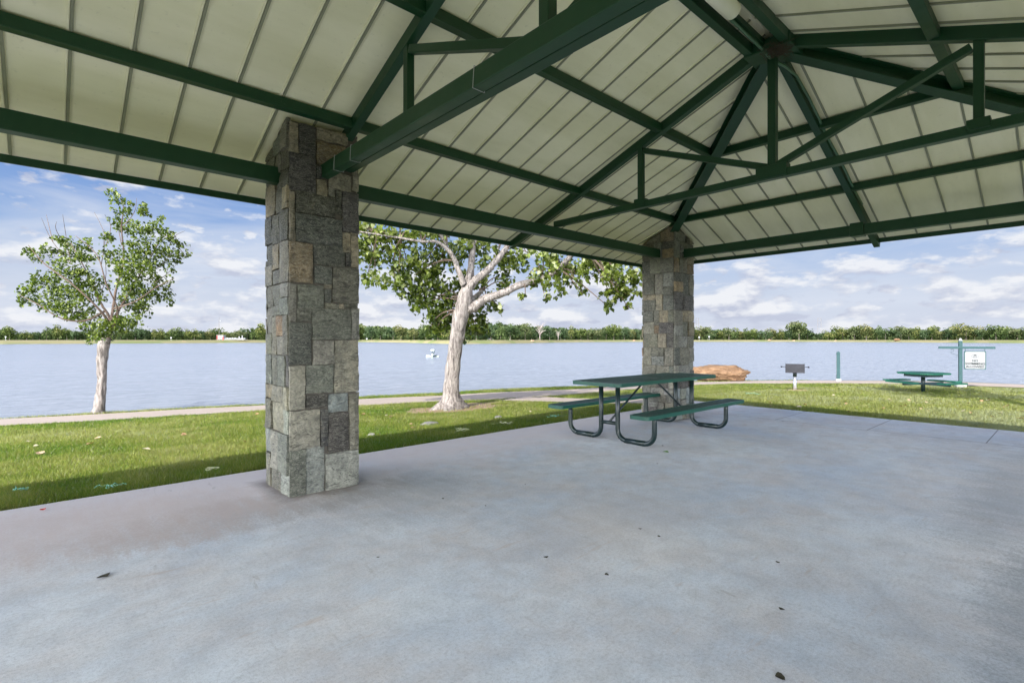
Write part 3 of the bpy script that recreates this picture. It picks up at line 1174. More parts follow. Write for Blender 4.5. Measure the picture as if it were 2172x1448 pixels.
# charcoal grill
p, dep = frame_at(1686, 828)
sc = dep/F
rzg = math.radians(20)
gl = thing('park_grill', p, 'dark charcoal grill box with side handles on a pale round steel post', 'grill')
zt = HC+(720-771)*sc; zb_ = HC+(720-790)*sc
zm = (zt+zb_)/2
un = Vector((math.cos(rzg-PI/2), math.sin(rzg-PI/2), 0))
def in_frame(p, rz, lx, ly, z):
    return (p.x+lx*math.cos(rz)-ly*math.sin(rz), p.y+lx*math.sin(rz)+ly*math.cos(rz), z)
bw = 41*sc/1.18
mb = MB()
hgt = zt-zb_
for lx, ly, sx, sy, zz, sz in ((-.2, 0, .012, bw, zm, hgt), (.2, 0, .012, bw, zm-.03, hgt-.06), (0, -bw/2, .4, .012, zm+.001, hgt), (0, bw/2, .4, .012, zm+.001, hgt), (0, 0, .39, bw-.02, zb_+.01, .014)):
    c_ = in_frame(p, rzg, lx, ly, zz)
    mb.box(c_[0], c_[1], c_[2], sx, sy, sz, rz=rzg)
mb.build('firebox', M['black_metal'], gl)
mb = MB()
for k in range(11):
    a_ = in_frame(p, rzg, -.17+.034*k, -bw/2+.01, zt-.07); b_ = in_frame(p, rzg, -.17+.034*k, bw/2-.01, zt-.07)
    mb.tube([a_, b_], .005, 6)
mb.build('grate', M['black_metal'], gl)
for s in (-1, 1):
    a_ = in_frame(p, rzg, -.05, s*bw/2, zm+.04); b_ = in_frame(p, rzg, -.05, s*(bw/2+.09), zm+.04); c_ = in_frame(p, rzg, -.05, s*(bw/2+.14), zm+.04)
    MB().tube([a_, b_, b_, c_], [.009, .009, .022, .022], 8).build('handle', M['black_metal'], gl, smooth=True)
MB().tube([(p.x, p.y, p.z-.05), (p.x, p.y, zb_-.12)], .048, 14).build('post', M['steel'], gl, smooth=True)
MB().tube([(p.x, p.y, zb_-.12), (p.x, p.y, zb_)], .056, 14).build('swivel_collar', M['leg_green'], gl, smooth=True)
mb = MB()
mb.tube([(p.x+.02, p.y, p.z-.04), (p.x+.02, p.y, p.z+.015)], [.36, .30], 18, wob=.3)
tag(mb.build('dirt_patch', M['tan_rock'], smooth=True), kind='structure')

# square post with white marks down one side
p, dep = frame_at(1778, 808)
sc = dep/F
rzp = math.radians(22)
ps = thing('marker_post', p, 'square dark green lakeside post with a pointed cap and white marks down its narrow side', 'post')
ht = HC+(720-748.5)*sc
w_ = .128
MB().box(p.x, p.y, (p.z+ht)/2+.05, w_, w_, ht-p.z-.1, rz=rzp).build('post', M['sign_green'], ps, bevel=.006)
mb = MB()
b0 = [in_frame(p, rzp, a_*w_*.54, b_*w_*.54, ht) for a_, b_ in ((-1, -1), (1, -1), (1, 1), (-1, 1))]
b1 = [in_frame(p, rzp, a_*w_*.54, b_*w_*.54, ht+.018) for a_, b_ in ((-1, -1), (1, -1), (1, 1), (-1, 1))]
mb.quadmesh(b0+b1+[(p.x, p.y, ht+.075)], [(0, 3, 2, 1), (0, 1, 5, 4), (1, 2, 6, 5), (2, 3, 7, 6), (3, 0, 4, 7), (4, 5, 8), (5, 6, 8), (6, 7, 8), (7, 4, 8)])
mb.build('cap', M['sign_green'], ps)
mb = MB()
random.seed(3)
for yy in (754, 757.6, 761.4, 765, 770, 774.2, 778, 782.2, 785.4, 790.5):
    z = HC+(720-yy)*sc
    q = in_frame(p, rzp, U(-.006, .006)-.0, w_/2+.003, z)
    for (dx, dz, sx, sz) in ((-.016, 0, .014, .044), (.016, 0, .014, .044), (0, U(-.015, .015), .03, .012)):
        qq = in_frame(p, rzp, dx, w_/2+.003, z+dz)
        mb.box(qq[0], qq[1], qq[2], sx, .006, sz, rz=rzp)
q = in_frame(p, rzp, 0, w_/2+.003, HC+(720-793.4)*sc)
mb.box(q[0], q[1], q[2], .085, .006, .016, rz=rzp)
mb.build('white_lettering', M['white'], ps)
MB().box(p.x, p.y, p.z+.035, .2, .2, .13, rz=rzp).build('footing', M['white'], ps, bevel=.01)

# NO SWIMMING ALLOWED sign
def text_mesh(name, body, size, loc, nrm_rz, parent, mat, ext=.003, bold=.0):
    cu = bpy.data.curves.new(name, 'FONT')
    cu.body = body
    cu.size = size
    cu.align_x = 'CENTER'
    cu.align_y = 'CENTER'
    cu.extrude = ext
    cu.offset = bold
    ob = bpy.data.objects.new(name, cu)
    col.objects.link(ob)
    bpy.context.view_layer.update()
    dg = bpy.context.evaluated_depsgraph_get()
    me = bpy.data.meshes.new_from_object(ob.evaluated_get(dg))
    bpy.data.objects.remove(ob)
    me.materials.clear()
    me.materials.append(mat)
    o = bpy.data.objects.new(name, me)
    col.objects.link(o)
    mw = Matrix.Translation(loc) @ Matrix.Rotation(nrm_rz, 4, 'Z') @ Matrix.Rotation(PI/2, 4, 'X')
    o.parent = parent
    o.matrix_parent_inverse = Matrix.Translation(-parent.location)
    o.matrix_basis = mw
    return o
p, dep = frame_at(2037, 821)
sc = dep/F
rzs = math.radians(22)           # local -X faces the camera, local -Y is to the right
sg = thing('swimming_sign', p, 'white NO SWIMMING ALLOWED board hanging from the arm of a green timber post', 'sign')
SZ = lambda y: HC+(720-y)*sc
MB().box(p.x, p.y, (p.z-.05+SZ(722.5))/2, .105, .105, SZ(722.5)-p.z+.05, rz=rzs).build('post', M['sign_green'], sg, bevel=.005)
mb = MB(); mb.box(p.x, p.y, SZ(722)+.004, .118, .118, .02, rz=rzs); mb.tube([(p.x, p.y, SZ(721.5)), (p.x, p.y, SZ(718.5)), (p.x, p.y, SZ(716.8))], [.03, .045, .012], 10)
mb.build('finial', M['white'], sg)
MB().box(p.x, p.y, p.z+.035, .30, .30, .14, rz=rzs).build('footing', M['pale_concrete'], sg, bevel=.01)
kx = sc/1.28
ax = in_frame(p, rzs, -.062, (2037-1989)*kx, SZ(737)); bx = in_frame(p, rzs, -.062, (2037-2108)*kx, SZ(737))
MB().bar(ax, bx, .045, .088).build('arm', M['sign_green'], sg, bevel=.004)
by = (2037-2066.3)*kx
bz = SZ(763.2)
BW, BHt = 46*kx, 39*sc
mb = MB()
def rbox(mb, cx_l, cy_l, z, wy, hz, th, r, rz, chamfer_top=True):
    pts2 = rrect(-wy/2, wy/2, -hz/2, hz/2, r, 4)
    n = len(pts2)
    f_ = [in_frame(p, rz, cx_l-th/2, cy_l+a_, z+b_) for a_, b_ in pts2]
    g_ = [in_frame(p, rz, cx_l+th/2, cy_l+a_, z+b_) for a_, b_ in pts2]
    mb.quadmesh(f_+g_, [tuple(range(n)), tuple(range(n, 2*n))[::-1]]+[(k, n+k, n+(k+1) % n, (k+1) % n) for k in range(n)])
rbox(mb, -.062, by, bz, BW, BHt, .02, .045, rzs)
mb.build('sign_frame', M['sign_green'], sg)
mb = MB()
rbox(mb, -.062, by, bz, BW-.055, BHt-.055, .028, .05, rzs)
board = mb.build('sign_board', M['board'], sg)
for yy in (by+BW*.44, by-BW*.44):
    a_ = in_frame(p, rzs, -.062, yy, bz+BHt/2-.005); b_ = in_frame(p, rzs, -.062, yy, SZ(738.5))
    MB().tube([a_, b_], .009, 6).build('hanger', M['sign_dark'], sg)
fl = in_frame(p, rzs, -.079, by, 0)
TR = rzs-PI/2
for body, yy, s in (('NO', 764.4, .105), ('SWIMMING', 770.7, .112), ('ALLOWED', 777.0, .112)):
    text_mesh('lettering', body, s, (fl[0], fl[1], SZ(yy)), TR, sg, M['letters'], .002, .0012)
# emblem: half disc in a fine ring with a short bar of marks under it
mb = MB()
ce = SZ(754.6)
def ell(a_, ry, rz_, z0=0.0):
    return in_frame(p, rzs, -.0785, by-ry*math.cos(a_), ce+z0+rz_*math.sin(a_))
pts = [ell(PI*k/12, .048, .036, .012) for k in range(13)]
mb.quadmesh(pts, [tuple(range(13))])
for sx_ in (-.045, -.02, .02, .045):
    q = in_frame(p, rzs, -.0785, by+sx_, ce-.032)
    mb.box(q[0], q[1], q[2], .003, .016, .018, rz=rzs)
for k in range(28):
    a_, b_ = 2*PI*k/28, 2*PI*(k+.8)/28
    mb.bar(ell(a_, .105, .062), ell(b_, .105, .062), .003, .005)
mb.build('emblem', M['letters'], sg)
# wrought scroll bracket
mb = MB()
pts = []
def SP(px, py): return in_frame(p, rzs, -.03, (2037-px)*kx, SZ(py))
for k in range(15):
    a_ = -1.2+k*.42
    rr_ = 1.0+k*.22
    pts.append(SP(2018.5+rr_*1.15*math.cos(a_)*-1, 742.3+rr_*.9*math.sin(a_)*-1))
pts += [SP(2015, 747), SP(2020, 750.5), SP(2026, 751.6), SP(2031, 752.6)]
mb.tube(pts, .006, 5)
mb.tube([SP(2031, 752.6), SP(2032.5, 754.6), SP(2030.5, 756.6), SP(2028, 755.8), SP(2029.2, 754.3)], .006, 5)
mb.build('scroll_bracket', M['sign_dark'], sg)

# pedestal picnic table
p, dep = frame_at(1958, 832)
sc = dep/F
pt = thing('pedestal_table', p, 'bright green pedestal picnic table with four separate bench seats on the lawn by the sign', 'picnic table')
z_t = HC+(720-789.5)*sc
z_s = HC+(720-807.5)*sc
rzt = math.radians(62)
def sq(name, cx_, cy_, z, wx, wy, h, rz, mat, bev=.01, ch=0):
    return MB().box(cx_, cy_, z, wx, wy, h, rz=rz).build(name, mat, pt, bevel=bev)
TW = .62
mb = MB()
oc = []
for a_, b_ in ((-1, -.62), (-.62, -1), (.62, -1), (1, -.62), (1, .62), (.62, 1), (-.62, 1), (-1, .62)):
    oc.append((a_*TW, b_*TW))
n = 8
lo = [in_frame(p, rzt, a_, b_, z_t-.05) for a_, b_ in oc]; hi = [in_frame(p, rzt, a_, b_, z_t) for a_, b_ in oc]
mb.quadmesh(lo+hi, [tuple(range(n))[::-1], tuple(range(n, 2*n))]+[(k, (k+1) % n, n+(k+1) % n, n+k) for k in range(n)])
mb.build('tabletop', M['bright_green'], pt, bevel=.008)
mb = MB()
for s in (-.36, .36):
    q0 = in_frame(p, rzt, -.36, s, z_t-.095); q1 = in_frame(p, rzt, .36, s, z_t-.095)
    mb.bar(q0, q1, .05, .09)
    q0 = in_frame(p, rzt, s, -.33, z_t-.095); q1 = in_frame(p, rzt, s, .33, z_t-.095)
    mb.bar(q0, q1, .05, .088)
mb.box(p.x, p.y, z_t-.1, .6, .1, .07, rz=rzt)
mb.build('top_support', M['sign_dark'], pt)
MB().tube([(p.x, p.y, p.z-.05), (p.x, p.y, z_t-.07)], .06, 14).build('pedestal', M['leg_green'], pt, smooth=True)
for k in range(4):
    a_ = rzt+k*PI/2
    q0 = (p.x+.05*math.cos(a_), p.y+.05*math.sin(a_), z_s-.09)
    q1 = (p.x+.86*math.cos(a_), p.y+.86*math.sin(a_), z_s-.09)
    MB().bar(q0, q1, .07, .07).build('seat_arm', M['sign_dark'], pt)
    MB().box(p.x+.92*math.cos(a_), p.y+.92*math.sin(a_), z_s-.024, .28, .95, .045, rz=a_).build('bench_seat', M['bright_green'], pt, bevel=.01)

# sandstone boulder
def rock(name, loc, sx, sy, sz, seed, mat, label, cat, sub=4, group=None, layer=True, amp=.22):
    import bmesh
    bm = bmesh.new()
    bmesh.ops.create_icosphere(bm, subdivisions=sub, radius=1)
    for v in bm.verts:
        c = v.co.copy()
        d = 1+amp*noise.noise(c*1.4+Vector((seed, 0, 0)))+amp*.5*noise.noise(c*3.7+Vector((seed, 5, 0)))+amp*.4*noise.noise(c*9+Vector((seed, 9, 0)))
        v.co = c*d
        if layer:
            zz = v.co.z
            v.co.x *= 1+.055*math.sin(zz*7+noise.noise(c*2)*2.5)
            v.co.y *= 1+.055*math.sin(zz*7+noise.noise(c*2)*2.5)
            if zz < 0:
                v.co.x *= 1+.25*zz; v.co.y *= 1+.25*zz
        v.co.x *= sx; v.co.y *= sy; v.co.z *= sz
        if v.co.z > sz*.9: v.co.z = sz*.9+(v.co.z-sz*.9)*.5
        v.co.z += sz*.10*noise.noise(c*4.5+Vector((seed, 2, 0)))+sz*.05*noise.noise(c*11)
    me = bpy.data.meshes.new(name)
    bm.to_mesh(me); bm.free()
    me.materials.append(mat)
    if sub > 2: me.polygons.foreach_set('use_smooth', [True]*len(me.polygons))
    o = bpy.data.objects.new(name, me)
    o.location = loc
    col.objects.link(o)
    return tag(o, label, cat, group)
p, dep = frame_at(1522, 806.5)
sc = dep/F
b_ = rock('sandstone_boulder', (p.x, p.y, p.z+14*sc), 64*sc, 34*sc, 19*sc, 3.1, M['boulder'], 'large orange layered sandstone boulder beside the shore path behind the corner column', 'boulder', 5)
b_.rotation_euler = (math.radians(3), 0, AZ-PI/2-.15)

# small stones and litter on the lawn
for i, (px, py, w, nm, mt, lb) in enumerate((
        (1057, 887, 9, 'field_stone', 'grey_rock', 'fist sized grey stone in the lawn edge right of the big tree'),
        (912, 901, 21, 'flat_stone', 'grey_rock', 'flat grey slab of stone sunk in the lawn below the big tree'),
        (788, 925, 9, 'pale_stone', 'pale_concrete', 'crumpled pale stone on the shaded grass just right of the near column'),
        (872, 901, 4.5, 'small_stone', 'tan_rock', 'small tan stone left of the flat grey stone'))):
    p, dep = frame_at(px, py)
    sc = dep/F
    rock(nm, (p.x, p.y, p.z+.015), w*sc, w*sc*.7, w*sc*(.25 if nm == 'flat_stone' else .5), 10+i*3, M[mt], lb, 'stone', 3, layer=False)

def strand(px, py, w, seed, mt, label):
    random.seed(seed)
    p, dep = frame_at(px, py)
    sc = dep/F
    mb = MB()
    for k in range(5):
        pts = []
        x, y = p.x+U(-.3, .3)*w*sc, p.y+U(-.3, .3)*w*sc
        a_ = U(0, 6)
        for j in range(7):
            pts.append((x, y, zg(x, y)+U(.03, .055)))
            a_ += U(-1, 1)
            x += math.cos(a_)*w*sc*.3; y += math.sin(a_)*w*sc*.3
        mb.tube(pts, .0026, 4)
    return tag(mb.build('plastic_strand' if mt == 'strand' else 'dry_stalk', M[mt]), label, 'litter')
strand(232, 1039, 17, 1, 'strand', 'tangled teal plastic strand in shaded grass between left tree and near column')
strand(25, 1050, 14, 2, 'strand', 'pale teal plastic strand in the grass at the far left slab edge')
strand(1180, 888, 14, 4, 'strand', 'teal plastic strand in the grass behind the left bench of the metal table')
strand(1600, 838, 10, 5, 'strand', 'pale teal strand on the sunlit lawn below the boulder')
strand(990, 918, 18, 6, 'pale_strand', 'pale curled dry stalk on the grass edge below the big tree')
strand(1065, 902, 16, 8, 'pale_strand', 'pale thin dry stalk on shaded grass beside the grey stone')
strand(440, 1003, 16, 9, 'pale_strand', 'pale dry stalk in shaded grass left of the near column')

# fallen leaves
def leaf_poly(s, seed, curl=.35):
    random.seed(seed)
    pts = [(0, -.5, .02), (.38, -.32, .10), (.46, .02, .2), (.25, .35, .12), (0, .58, .03), (-.25, .35, .15), (-.46, .02, .22), (-.38, -.32, .1), (0, 0, 0)]
    pts = [(x*s, y*s, (z*curl*2+U(-.02, .03))*s+.004) for x, y, z in pts]
    return pts, [(8, i, (i+1) % 8) for i in range(8)]
def make_leaf(name, s, colr, label, group, seed):
    pts, fs = leaf_poly(s, seed)
    mb = MB()
    mb.quadmesh(pts, fs, colr)
    return tag(mb.build(name, M['dry_leaf']), label, 'leaf', group)
random.seed(77)
protos = [make_leaf('fallen_leaf', .075, c_, 'curled tan leaf lying on the sunlit lawn', 'dry leaves scattered on the lawn', i) for i, c_ in enumerate(((.55, .40, .26), (.50, .30, .18), (.60, .52, .38)))]
spots = [(85, 966), (390, 926), (520, 874), (690, 905), (545, 881), (820, 884), (830, 887), (770, 882), (1125, 876)]
for _ in range(30): spots.append((U(1620, 2170), U(838, 893)))
for _ in range(12): spots.append((U(0, 1000), U(905, 960)))
for _ in range(10): spots.append((U(1900, 2170), U(850, 880)))
k = 0
for (px, py) in spots:
    p = on_ground(px, py)
    if not grass_ok(p.x, p.y): continue
    o = protos[k] if k < 3 else protos[k % 3].copy()
    if k >= 3: col.objects.link(o)
    o.location = (p.x, p.y, p.z+.028)
    o.rotation_euler = (U(-.4, .4), U(-.4, .4), U(0, 6))
    s = U(.7, 1.3)
    o.scale = (s, s, s)
    k += 1
sp = make_leaf('fallen_leaf', .06, (.05, .045, .03), 'dark dried leaf lying on the grey concrete floor', 'dark leaves on the concrete floor', 9)
for i, (px, py, s) in enumerate(((220, 1222, 1.25), (1405, 945, .7), (1358, 1121, .5), (1398, 1137, .5), (1158, 1181, .6), (1650, 1192, .5), (1287, 1218, .6), (1658, 1291, .55), (1655, 1435, .9), (1394, 983, .5), (802, 1181, .35), (1114, 1027, .35), (940, 1057, .5), (1660, 893, .8), (1030, 1072, .35))):
    o = sp if i == 0 else sp.copy()
    if i: col.objects.link(o)
    o.location = at_z(px, py, .002)
    o.rotation_euler = (0, 0, U(0, 6))
    o.scale = (s, s*.6, s*.5)
gl_ = make_leaf('fallen_leaf', .07, (.10, .22, .03), 'fresh green leaf lying on the concrete in front of the metal picnic table', None, 12)
gl_.location = at_z(1412, 959, .003)
rl = make_leaf('fallen_leaf', .04, (.5, .04, .02), 'small bright red leaf on the concrete near the left slab edge', None, 13)
rl.location = at_z(91, 1081, .003)

# lake aerator
dW = (HC-WATER)*F/(757-720)
p = at_d(917, 757, dW)
ae = thing('floating_aerator', (p.x, p.y, WATER), 'small white pontoon aerator with an upright looped fitting floating on the lake', 'aerator')
sc = dW/F
def Q(px, py, dd=0): return at_d(px, py, dW+dd)
for a_, b_, dd in ((904, 918, -.3), (922, 931, .25)):
    MB().tube([Q(a_, 755.0, dd), Q(b_, 755.5, dd)], 1.6*sc, 10).build('pontoon', M['aer_white'], ae, smooth=True)
MB().bar(Q(916, 756, -.2), Q(926, 753.5, .3), .3, .10).build('motor_housing', M['aer_dark'], ae)
MB().tube([Q(916.5, 750), Q(917, 746), Q(918, 742.5), Q(921, 742.5), Q(921.2, 747), Q(919, 751)], .045, 8).build('looped_fitting', M['aer_dark'], ae, smooth=True)
MB().bar(Q(914, 742.3), Q(921, 742.3), .28, .14).build('cap_box', M['aer_white'], ae, bevel=.02)
MB().tube([Q(917.5, 755), Q(917.5, 750)], .09, 10).build('riser', M['aer_white'], ae, smooth=True)
MB().tube([Q(930.5, 756), Q(931.6, 756)], .05, 8).build('end_cap', M['aer_dark'], ae)

# ================================================================== TREES
def leaf_shape(sz, nrm, up, c, mb, fold=.25):
    # broad heart-shaped leaf: 6-point outline folded on its midrib
    nrm = nrm.normalized()
    t = up-nrm*up.dot(nrm)
    if t.length < .01: t = Vector((1, 0, 0))
    t.normalize()
    s = nrm.cross(t)
    o = len(mb.v)
    def P(a, b, h): return a*s*sz+b*t*sz+nrm*h*sz
    return [P(0, -.42, 0), P(.42, -.3, fold*.4), P(.4, .12, fold*.4), P(0, .62, 0), P(-.4, .12, fold*.4), P(-.42, -.3, fold*.4)]
def put_leaf(mb, pos, sz, c, rnd=1.0):
    nrm = Vector((random.gauss(0, .8), random.gauss(0, .8), random.gauss(.35, .8)))
    up = Vector((random.gauss(0, .5), random.gauss(0, .5), -1))
    pts = leaf_shape(sz, nrm, up, c, mb)
    o = len(mb.v)
    mb.v.extend([tuple(pos+q) for q in pts])
    mb.face([o, o+1, o+2, o+3], c)
    mb.face([o, o+3, o+4, o+5], c)
LC = [(.045, .07, .010), (.095, .135, .018), (.155, .20, .03), (.225, .27, .055), (.31, .35, .11), (.48, .50, .27)]
def leaf_cluster(mb, c, r, n, sz, dark=0, squash=.85):
    # leaves hang from a handful of short sprays inside the cluster
    k = max(3, n//9)
    for _ in range(k):
        while True:
            q = Vector((U(-1, 1), U(-1, 1), U(-1, 1)))
            if q.length < 1: break
        cc = c+Vector((q.x*r, q.y*r, q.z*r*squash))
        dr = Vector((random.gauss(0, .5), random.gauss(0, .5), random.gauss(-.3, .5))).normalized()
        for j in range(9):
            pos = cc+dr*U(-.14, .14)*(r/.35)**.5+Vector((random.gauss(0, .035), random.gauss(0, .035), random.gauss(0, .035)))*(r/.3)**.5
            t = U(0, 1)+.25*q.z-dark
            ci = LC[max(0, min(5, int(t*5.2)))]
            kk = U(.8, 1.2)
            put_leaf(mb, pos, sz*U(.7, 1.2), (ci[0]*kk, ci[1]*kk, ci[2]*kk))

def limb(mb, pts, r0, r1, wob=.22, seed=0, n=12):
    pts = [Vector(q) for q in pts]
    rs = resample(pts, 5)
    m = len(rs)
    rad = [r0+(r1-r0)*(i/(m-1))**.8 for i in range(m)]
    for i in range(1, m-1):
        rs[i] = rs[i]+Vector((noise.noise(Vector((i*.7, seed, 0))), noise.noise(Vector((i*.7, seed, 4))), 0))*rad[i]*.45
    mb.tube(rs, rad, n, wob=wob, seed=seed)
    return rs

# ---- the big cottonwood
random.seed(101)
base = treeT2
D2 = base.x*FW.x+base.y*FW.y
S2 = D2/F
t2 = thing('cottonwood_tree', base, 'mature cottonwood with pale furrowed leaning trunk and spreading leafy limbs beside the path', 'tree')
def P2(px, py, dd=0): return at_d(px, py, D2+dd)
mb = MB()
tr = [Vector((base.x, base.y, base.z-.12)), P2(958, 856), P2(957, 838), P2(959, 800), P2(963, 760), P2(969, 715), P2(977, 670), P2(985, 640), P2(990, 612)]
rr = [38, 26, 18.5, 15.5, 15, 15, 16, 16.5, 12]
rs = resample(tr, 5)
rad = []
for i in range(len(rs)):
    q = i/5
    a = int(min(q, 7)); f_ = min(1, q-a)
    rad.append((rr[a]*(1-f_)+rr[min(8, a+1)]*f_)*S2)
o0 = len(mb.v)
mb.tube(rs, rad, 26, wob=.16, seed=2)
# root flare lobes
for i in range(o0, len(mb.v)):
    v = Vector(mb.v[i])
    hgt_ = v.z-base.z
    if hgt_ < .35:
        c_ = Vector((base.x, base.y, 0))
        d_ = Vector((v.x-c_.x, v.y-c_.y, 0))
        an = math.atan2(d_.y, d_.x)
        k_ = (1-max(0, hgt_)/.35)**2
        d_ *= 1+k_*(.55*max(0, math.sin(an*2.5+1))+.15*math.sin(an*7))
        mb.v[i] = (c_.x+d_.x, c_.y+d_.y, v.z)
mb.build('trunk', M['bark'], t2, smooth=True)
BR = [([P2(986, 655), P2(1003, 652), P2(1030, 634), P2(1065, 622), P2(1105, 604), P2(1150, 590), P2(1185, 570, -.3), P2(1230, 520, -.8), P2(1270, 470, -1.2)], 15.5, 5.5),
      ([P2(984, 630), P2(998, 605), P2(1020, 585), P2(1045, 562), P2(1066, 535), P2(1090, 500, .2), P2(1120, 440, .5), P2(1150, 370, .6)], 13, 5),
      ([P2(988, 618, .1), P2(997, 585, .2), P2(1000, 550, .3), P2(1006, 515, .4), P2(1015, 450, .5), P2(1010, 370, .5), P2(1000, 300, .5)], 13.5, 4),
      ([P2(984, 605), P2(975, 580), P2(964, 552), P2(948, 525), P2(925, 480, -.3), P2(890, 420, -.6), P2(850, 350, -.8)], 9.5, 3.5),
      ([P2(960, 540, -.2), P2(930, 514, -.3), P2(895, 512, -.4), P2(850, 505, -.5), P2(800, 497, -.6), P2(740, 488, -.8)], 5, 2),
      ([P2(992, 640, .3), P2(1020, 618, .8), P2(1035, 575, 1.4), P2(1060, 520, 2.2), P2(1080, 430, 3)], 8, 3)]
for k, (pts, ra, rb) in enumerate(BR):
    mb = MB()
    limb(mb, pts, ra*S2*.76, rb*S2*.72, .2, k*3.3)
    mb.build('branch', M['bark'], t2, smooth=True)
CL = [  # px, py, depth offset, radius px, leaves, dark
    (905, 560, .5, 46, 330, .15), (945, 545, .6, 40, 260, .1), (880, 600, .5, 46, 330, .2), (925, 625, .6, 48, 380, .3), (960, 655, .7, 36, 300, .4), (1000, 680, .8, 32, 220, .4), (938, 680, .6, 34, 260, .42),
    (900, 650, .5, 34, 220, .35), (920, 700, .5, 22, 110, .4), (1015, 700, .6, 20, 100, .35), (985, 716, .5, 13, 40, .35), (1030, 640, .9, 30, 170, .3), (985, 600, 1.0, 32, 190, .25),
    (860, 560, .1, 36, 200, .05), (835, 600, 0, 30, 120, 0), (820, 545, 0, 34, 170, 0), (790, 590, -.1, 24, 90, 0), (780, 540, -.3, 30, 160, 0), (770, 500, -.4, 34, 190, -.05), (810, 500, -.4, 32, 170, 0),
    (850, 505, -.2, 34, 170, 0), (895, 500, -.1, 36, 200, 0), (940, 500, .1, 34, 190, 0), (985, 520, .4, 34, 190, .05), (1030, 520, .7, 30, 140, .05), (1040, 560, .8, 34, 170, .1), (1080, 555, .5, 30, 150, .05),
    (1075, 600, .8, 24, 90, .15), (1110, 545, .1, 32, 170, .05), (1150, 555, 0, 32, 180, .05), (1190, 560, -.2, 32, 180, 0), (1175, 600, -.2, 22, 80, .1), (1130, 592, 0, 22, 80, .1), (1215, 585, -.3, 28, 140, .05),
    (1250, 565, -.5, 32, 190, 0), (1290, 575, -.6, 30, 170, 0), (1325, 590, -.7, 28, 150, 0), (1350, 580, -.8, 20, 90, 0), (1300, 615, -.6, 26, 110, .05), (1335, 620, -.7, 20, 80, .05), (1290, 648, -.6, 14, 42, .1),
    (1235, 620, -.4, 15, 36, .1), (1190, 625, -.2, 11, 26, .1), (1160, 632, -.2, 9, 20, .1), (1110, 628, 0, 8, 16, .1), (1055, 655, .2, 15, 40, .1), (1332, 650, -.7, 9, 18, .1), (1310, 540, -.6, 30, 150, 0),
    (1020, 598, .2, 16, 40, .05), (760, 470, -.5, 30, 120, 0), (730, 520, -.6, 34, 150, 0)]
for _ in range(58):   # the crown above the pavilion eave
    an = U(0, 6.28); q = U(0, 1)**.5
    CL.append((1020+330*q*math.cos(an), U(150, 440), 2.4*q*math.sin(an), U(34, 52), 95, U(-.1, .2)))
mb = MB()
tw = MB()
for (px, py, dd, r, n, dk) in CL:
    c_ = P2(px, py, dd)
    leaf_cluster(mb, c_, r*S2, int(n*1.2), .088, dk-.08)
    # a few twigs leading in
    best = None
    for pts, ra, rb in BR:
        for q in pts:
            if best is None or (q-c_).length < (best-c_).length: best = q
    for _ in range(2 if r > 20 else 1):
        e_ = c_+Vector((U(-.5, .5), U(-.5, .5), U(-.4, .4)))*r*S2
        m_ = (best+e_)/2+Vector((U(-.1, .1), U(-.1, .1), U(.05, .22)))
        tw.tube(resample([best, m_, e_], 4), [.018-.0014*i for i in range(9)], 5)
mb.build('crown', M['leaf'], t2)
tw.build('twigs', M['twig'], t2)

# ---- the small lakeside tree on the left
random.seed(202)
base = treeT1
D1 = base.x*FW.x+base.y*FW.y
S1 = D1/F
t1 = thing('young_cottonwood', base, 'small open-crowned young cottonwood standing at the water side of the path on the left', 'tree')
def P1(px, py, dd=0): return at_d(px, py, D1+dd)
mb = MB()
tr = [Vector((base.x, base.y, base.z-.1)), P1(209, 868), P1(213, 840), P1(216, 800), P1(216, 765), P1(220, 735), P1(228, 715)]
rs = resample(tr, 5)
rr = [18, 10.5, 8.8, 8.4, 9, 10.5, 7]
rad = [(rr[int(min(i/5, 5))]*(1-(i/5-int(min(i/5, 5))))+rr[int(min(i/5, 5))+1]*(i/5-int(min(i/5, 5))))*S1 for i in range(len(rs))]
mb.tube(rs, rad, 20, wob=.35, seed=8)
mb.build('trunk', M['bark'], t1, smooth=True)
B1 = [([P1(222, 738), P1(232, 712), P1(236, 690), P1(228, 665), P1(212, 640), P1(195, 600), P1(175, 560), P1(150, 515)], 7, 1.4),
      ([P1(236, 692), P1(240, 650), P1(250, 600), P1(262, 550), P1(258, 480), P1(262, 440), P1(250, 412)], 5, 1.2),
      ([P1(238, 680), P1(262, 640, .3), P1(292, 590, .5), P1(320, 545, .6), P1(352, 500, .6), P1(395, 545, .6)], 4.5, 1.0),
      ([P1(222, 660), P1(180, 680, -.2), P1(130, 675, -.4), P1(80, 645, -.5), P1(40, 625, -.5)], 4, 1.0),
      ([P1(236, 690), P1(205, 650, -.4), P1(150, 600, -.7), P1(95, 560, -.8), P1(60, 520, -.8)], 4.5, 1.0),
      ([P1(240, 655), P1(285, 640, -.3), P1(330, 610, -.4), P1(370, 590, -.4)], 3.5, .9),
      ([P1(236, 700), P1(250, 660, -.5), P1(225, 600, -.9), P1(205, 540, -1), P1(160, 500, -1)], 3.5, .9)]
for k, (pts, ra, rb) in enumerate(B1):
    mb = MB()
    limb(mb, pts, ra*S1*.62, rb*S1*.55, .25, 20+k*2.3, 8)
    mb.build('branch', M['twig'], t1, smooth=True)
mb = MB()
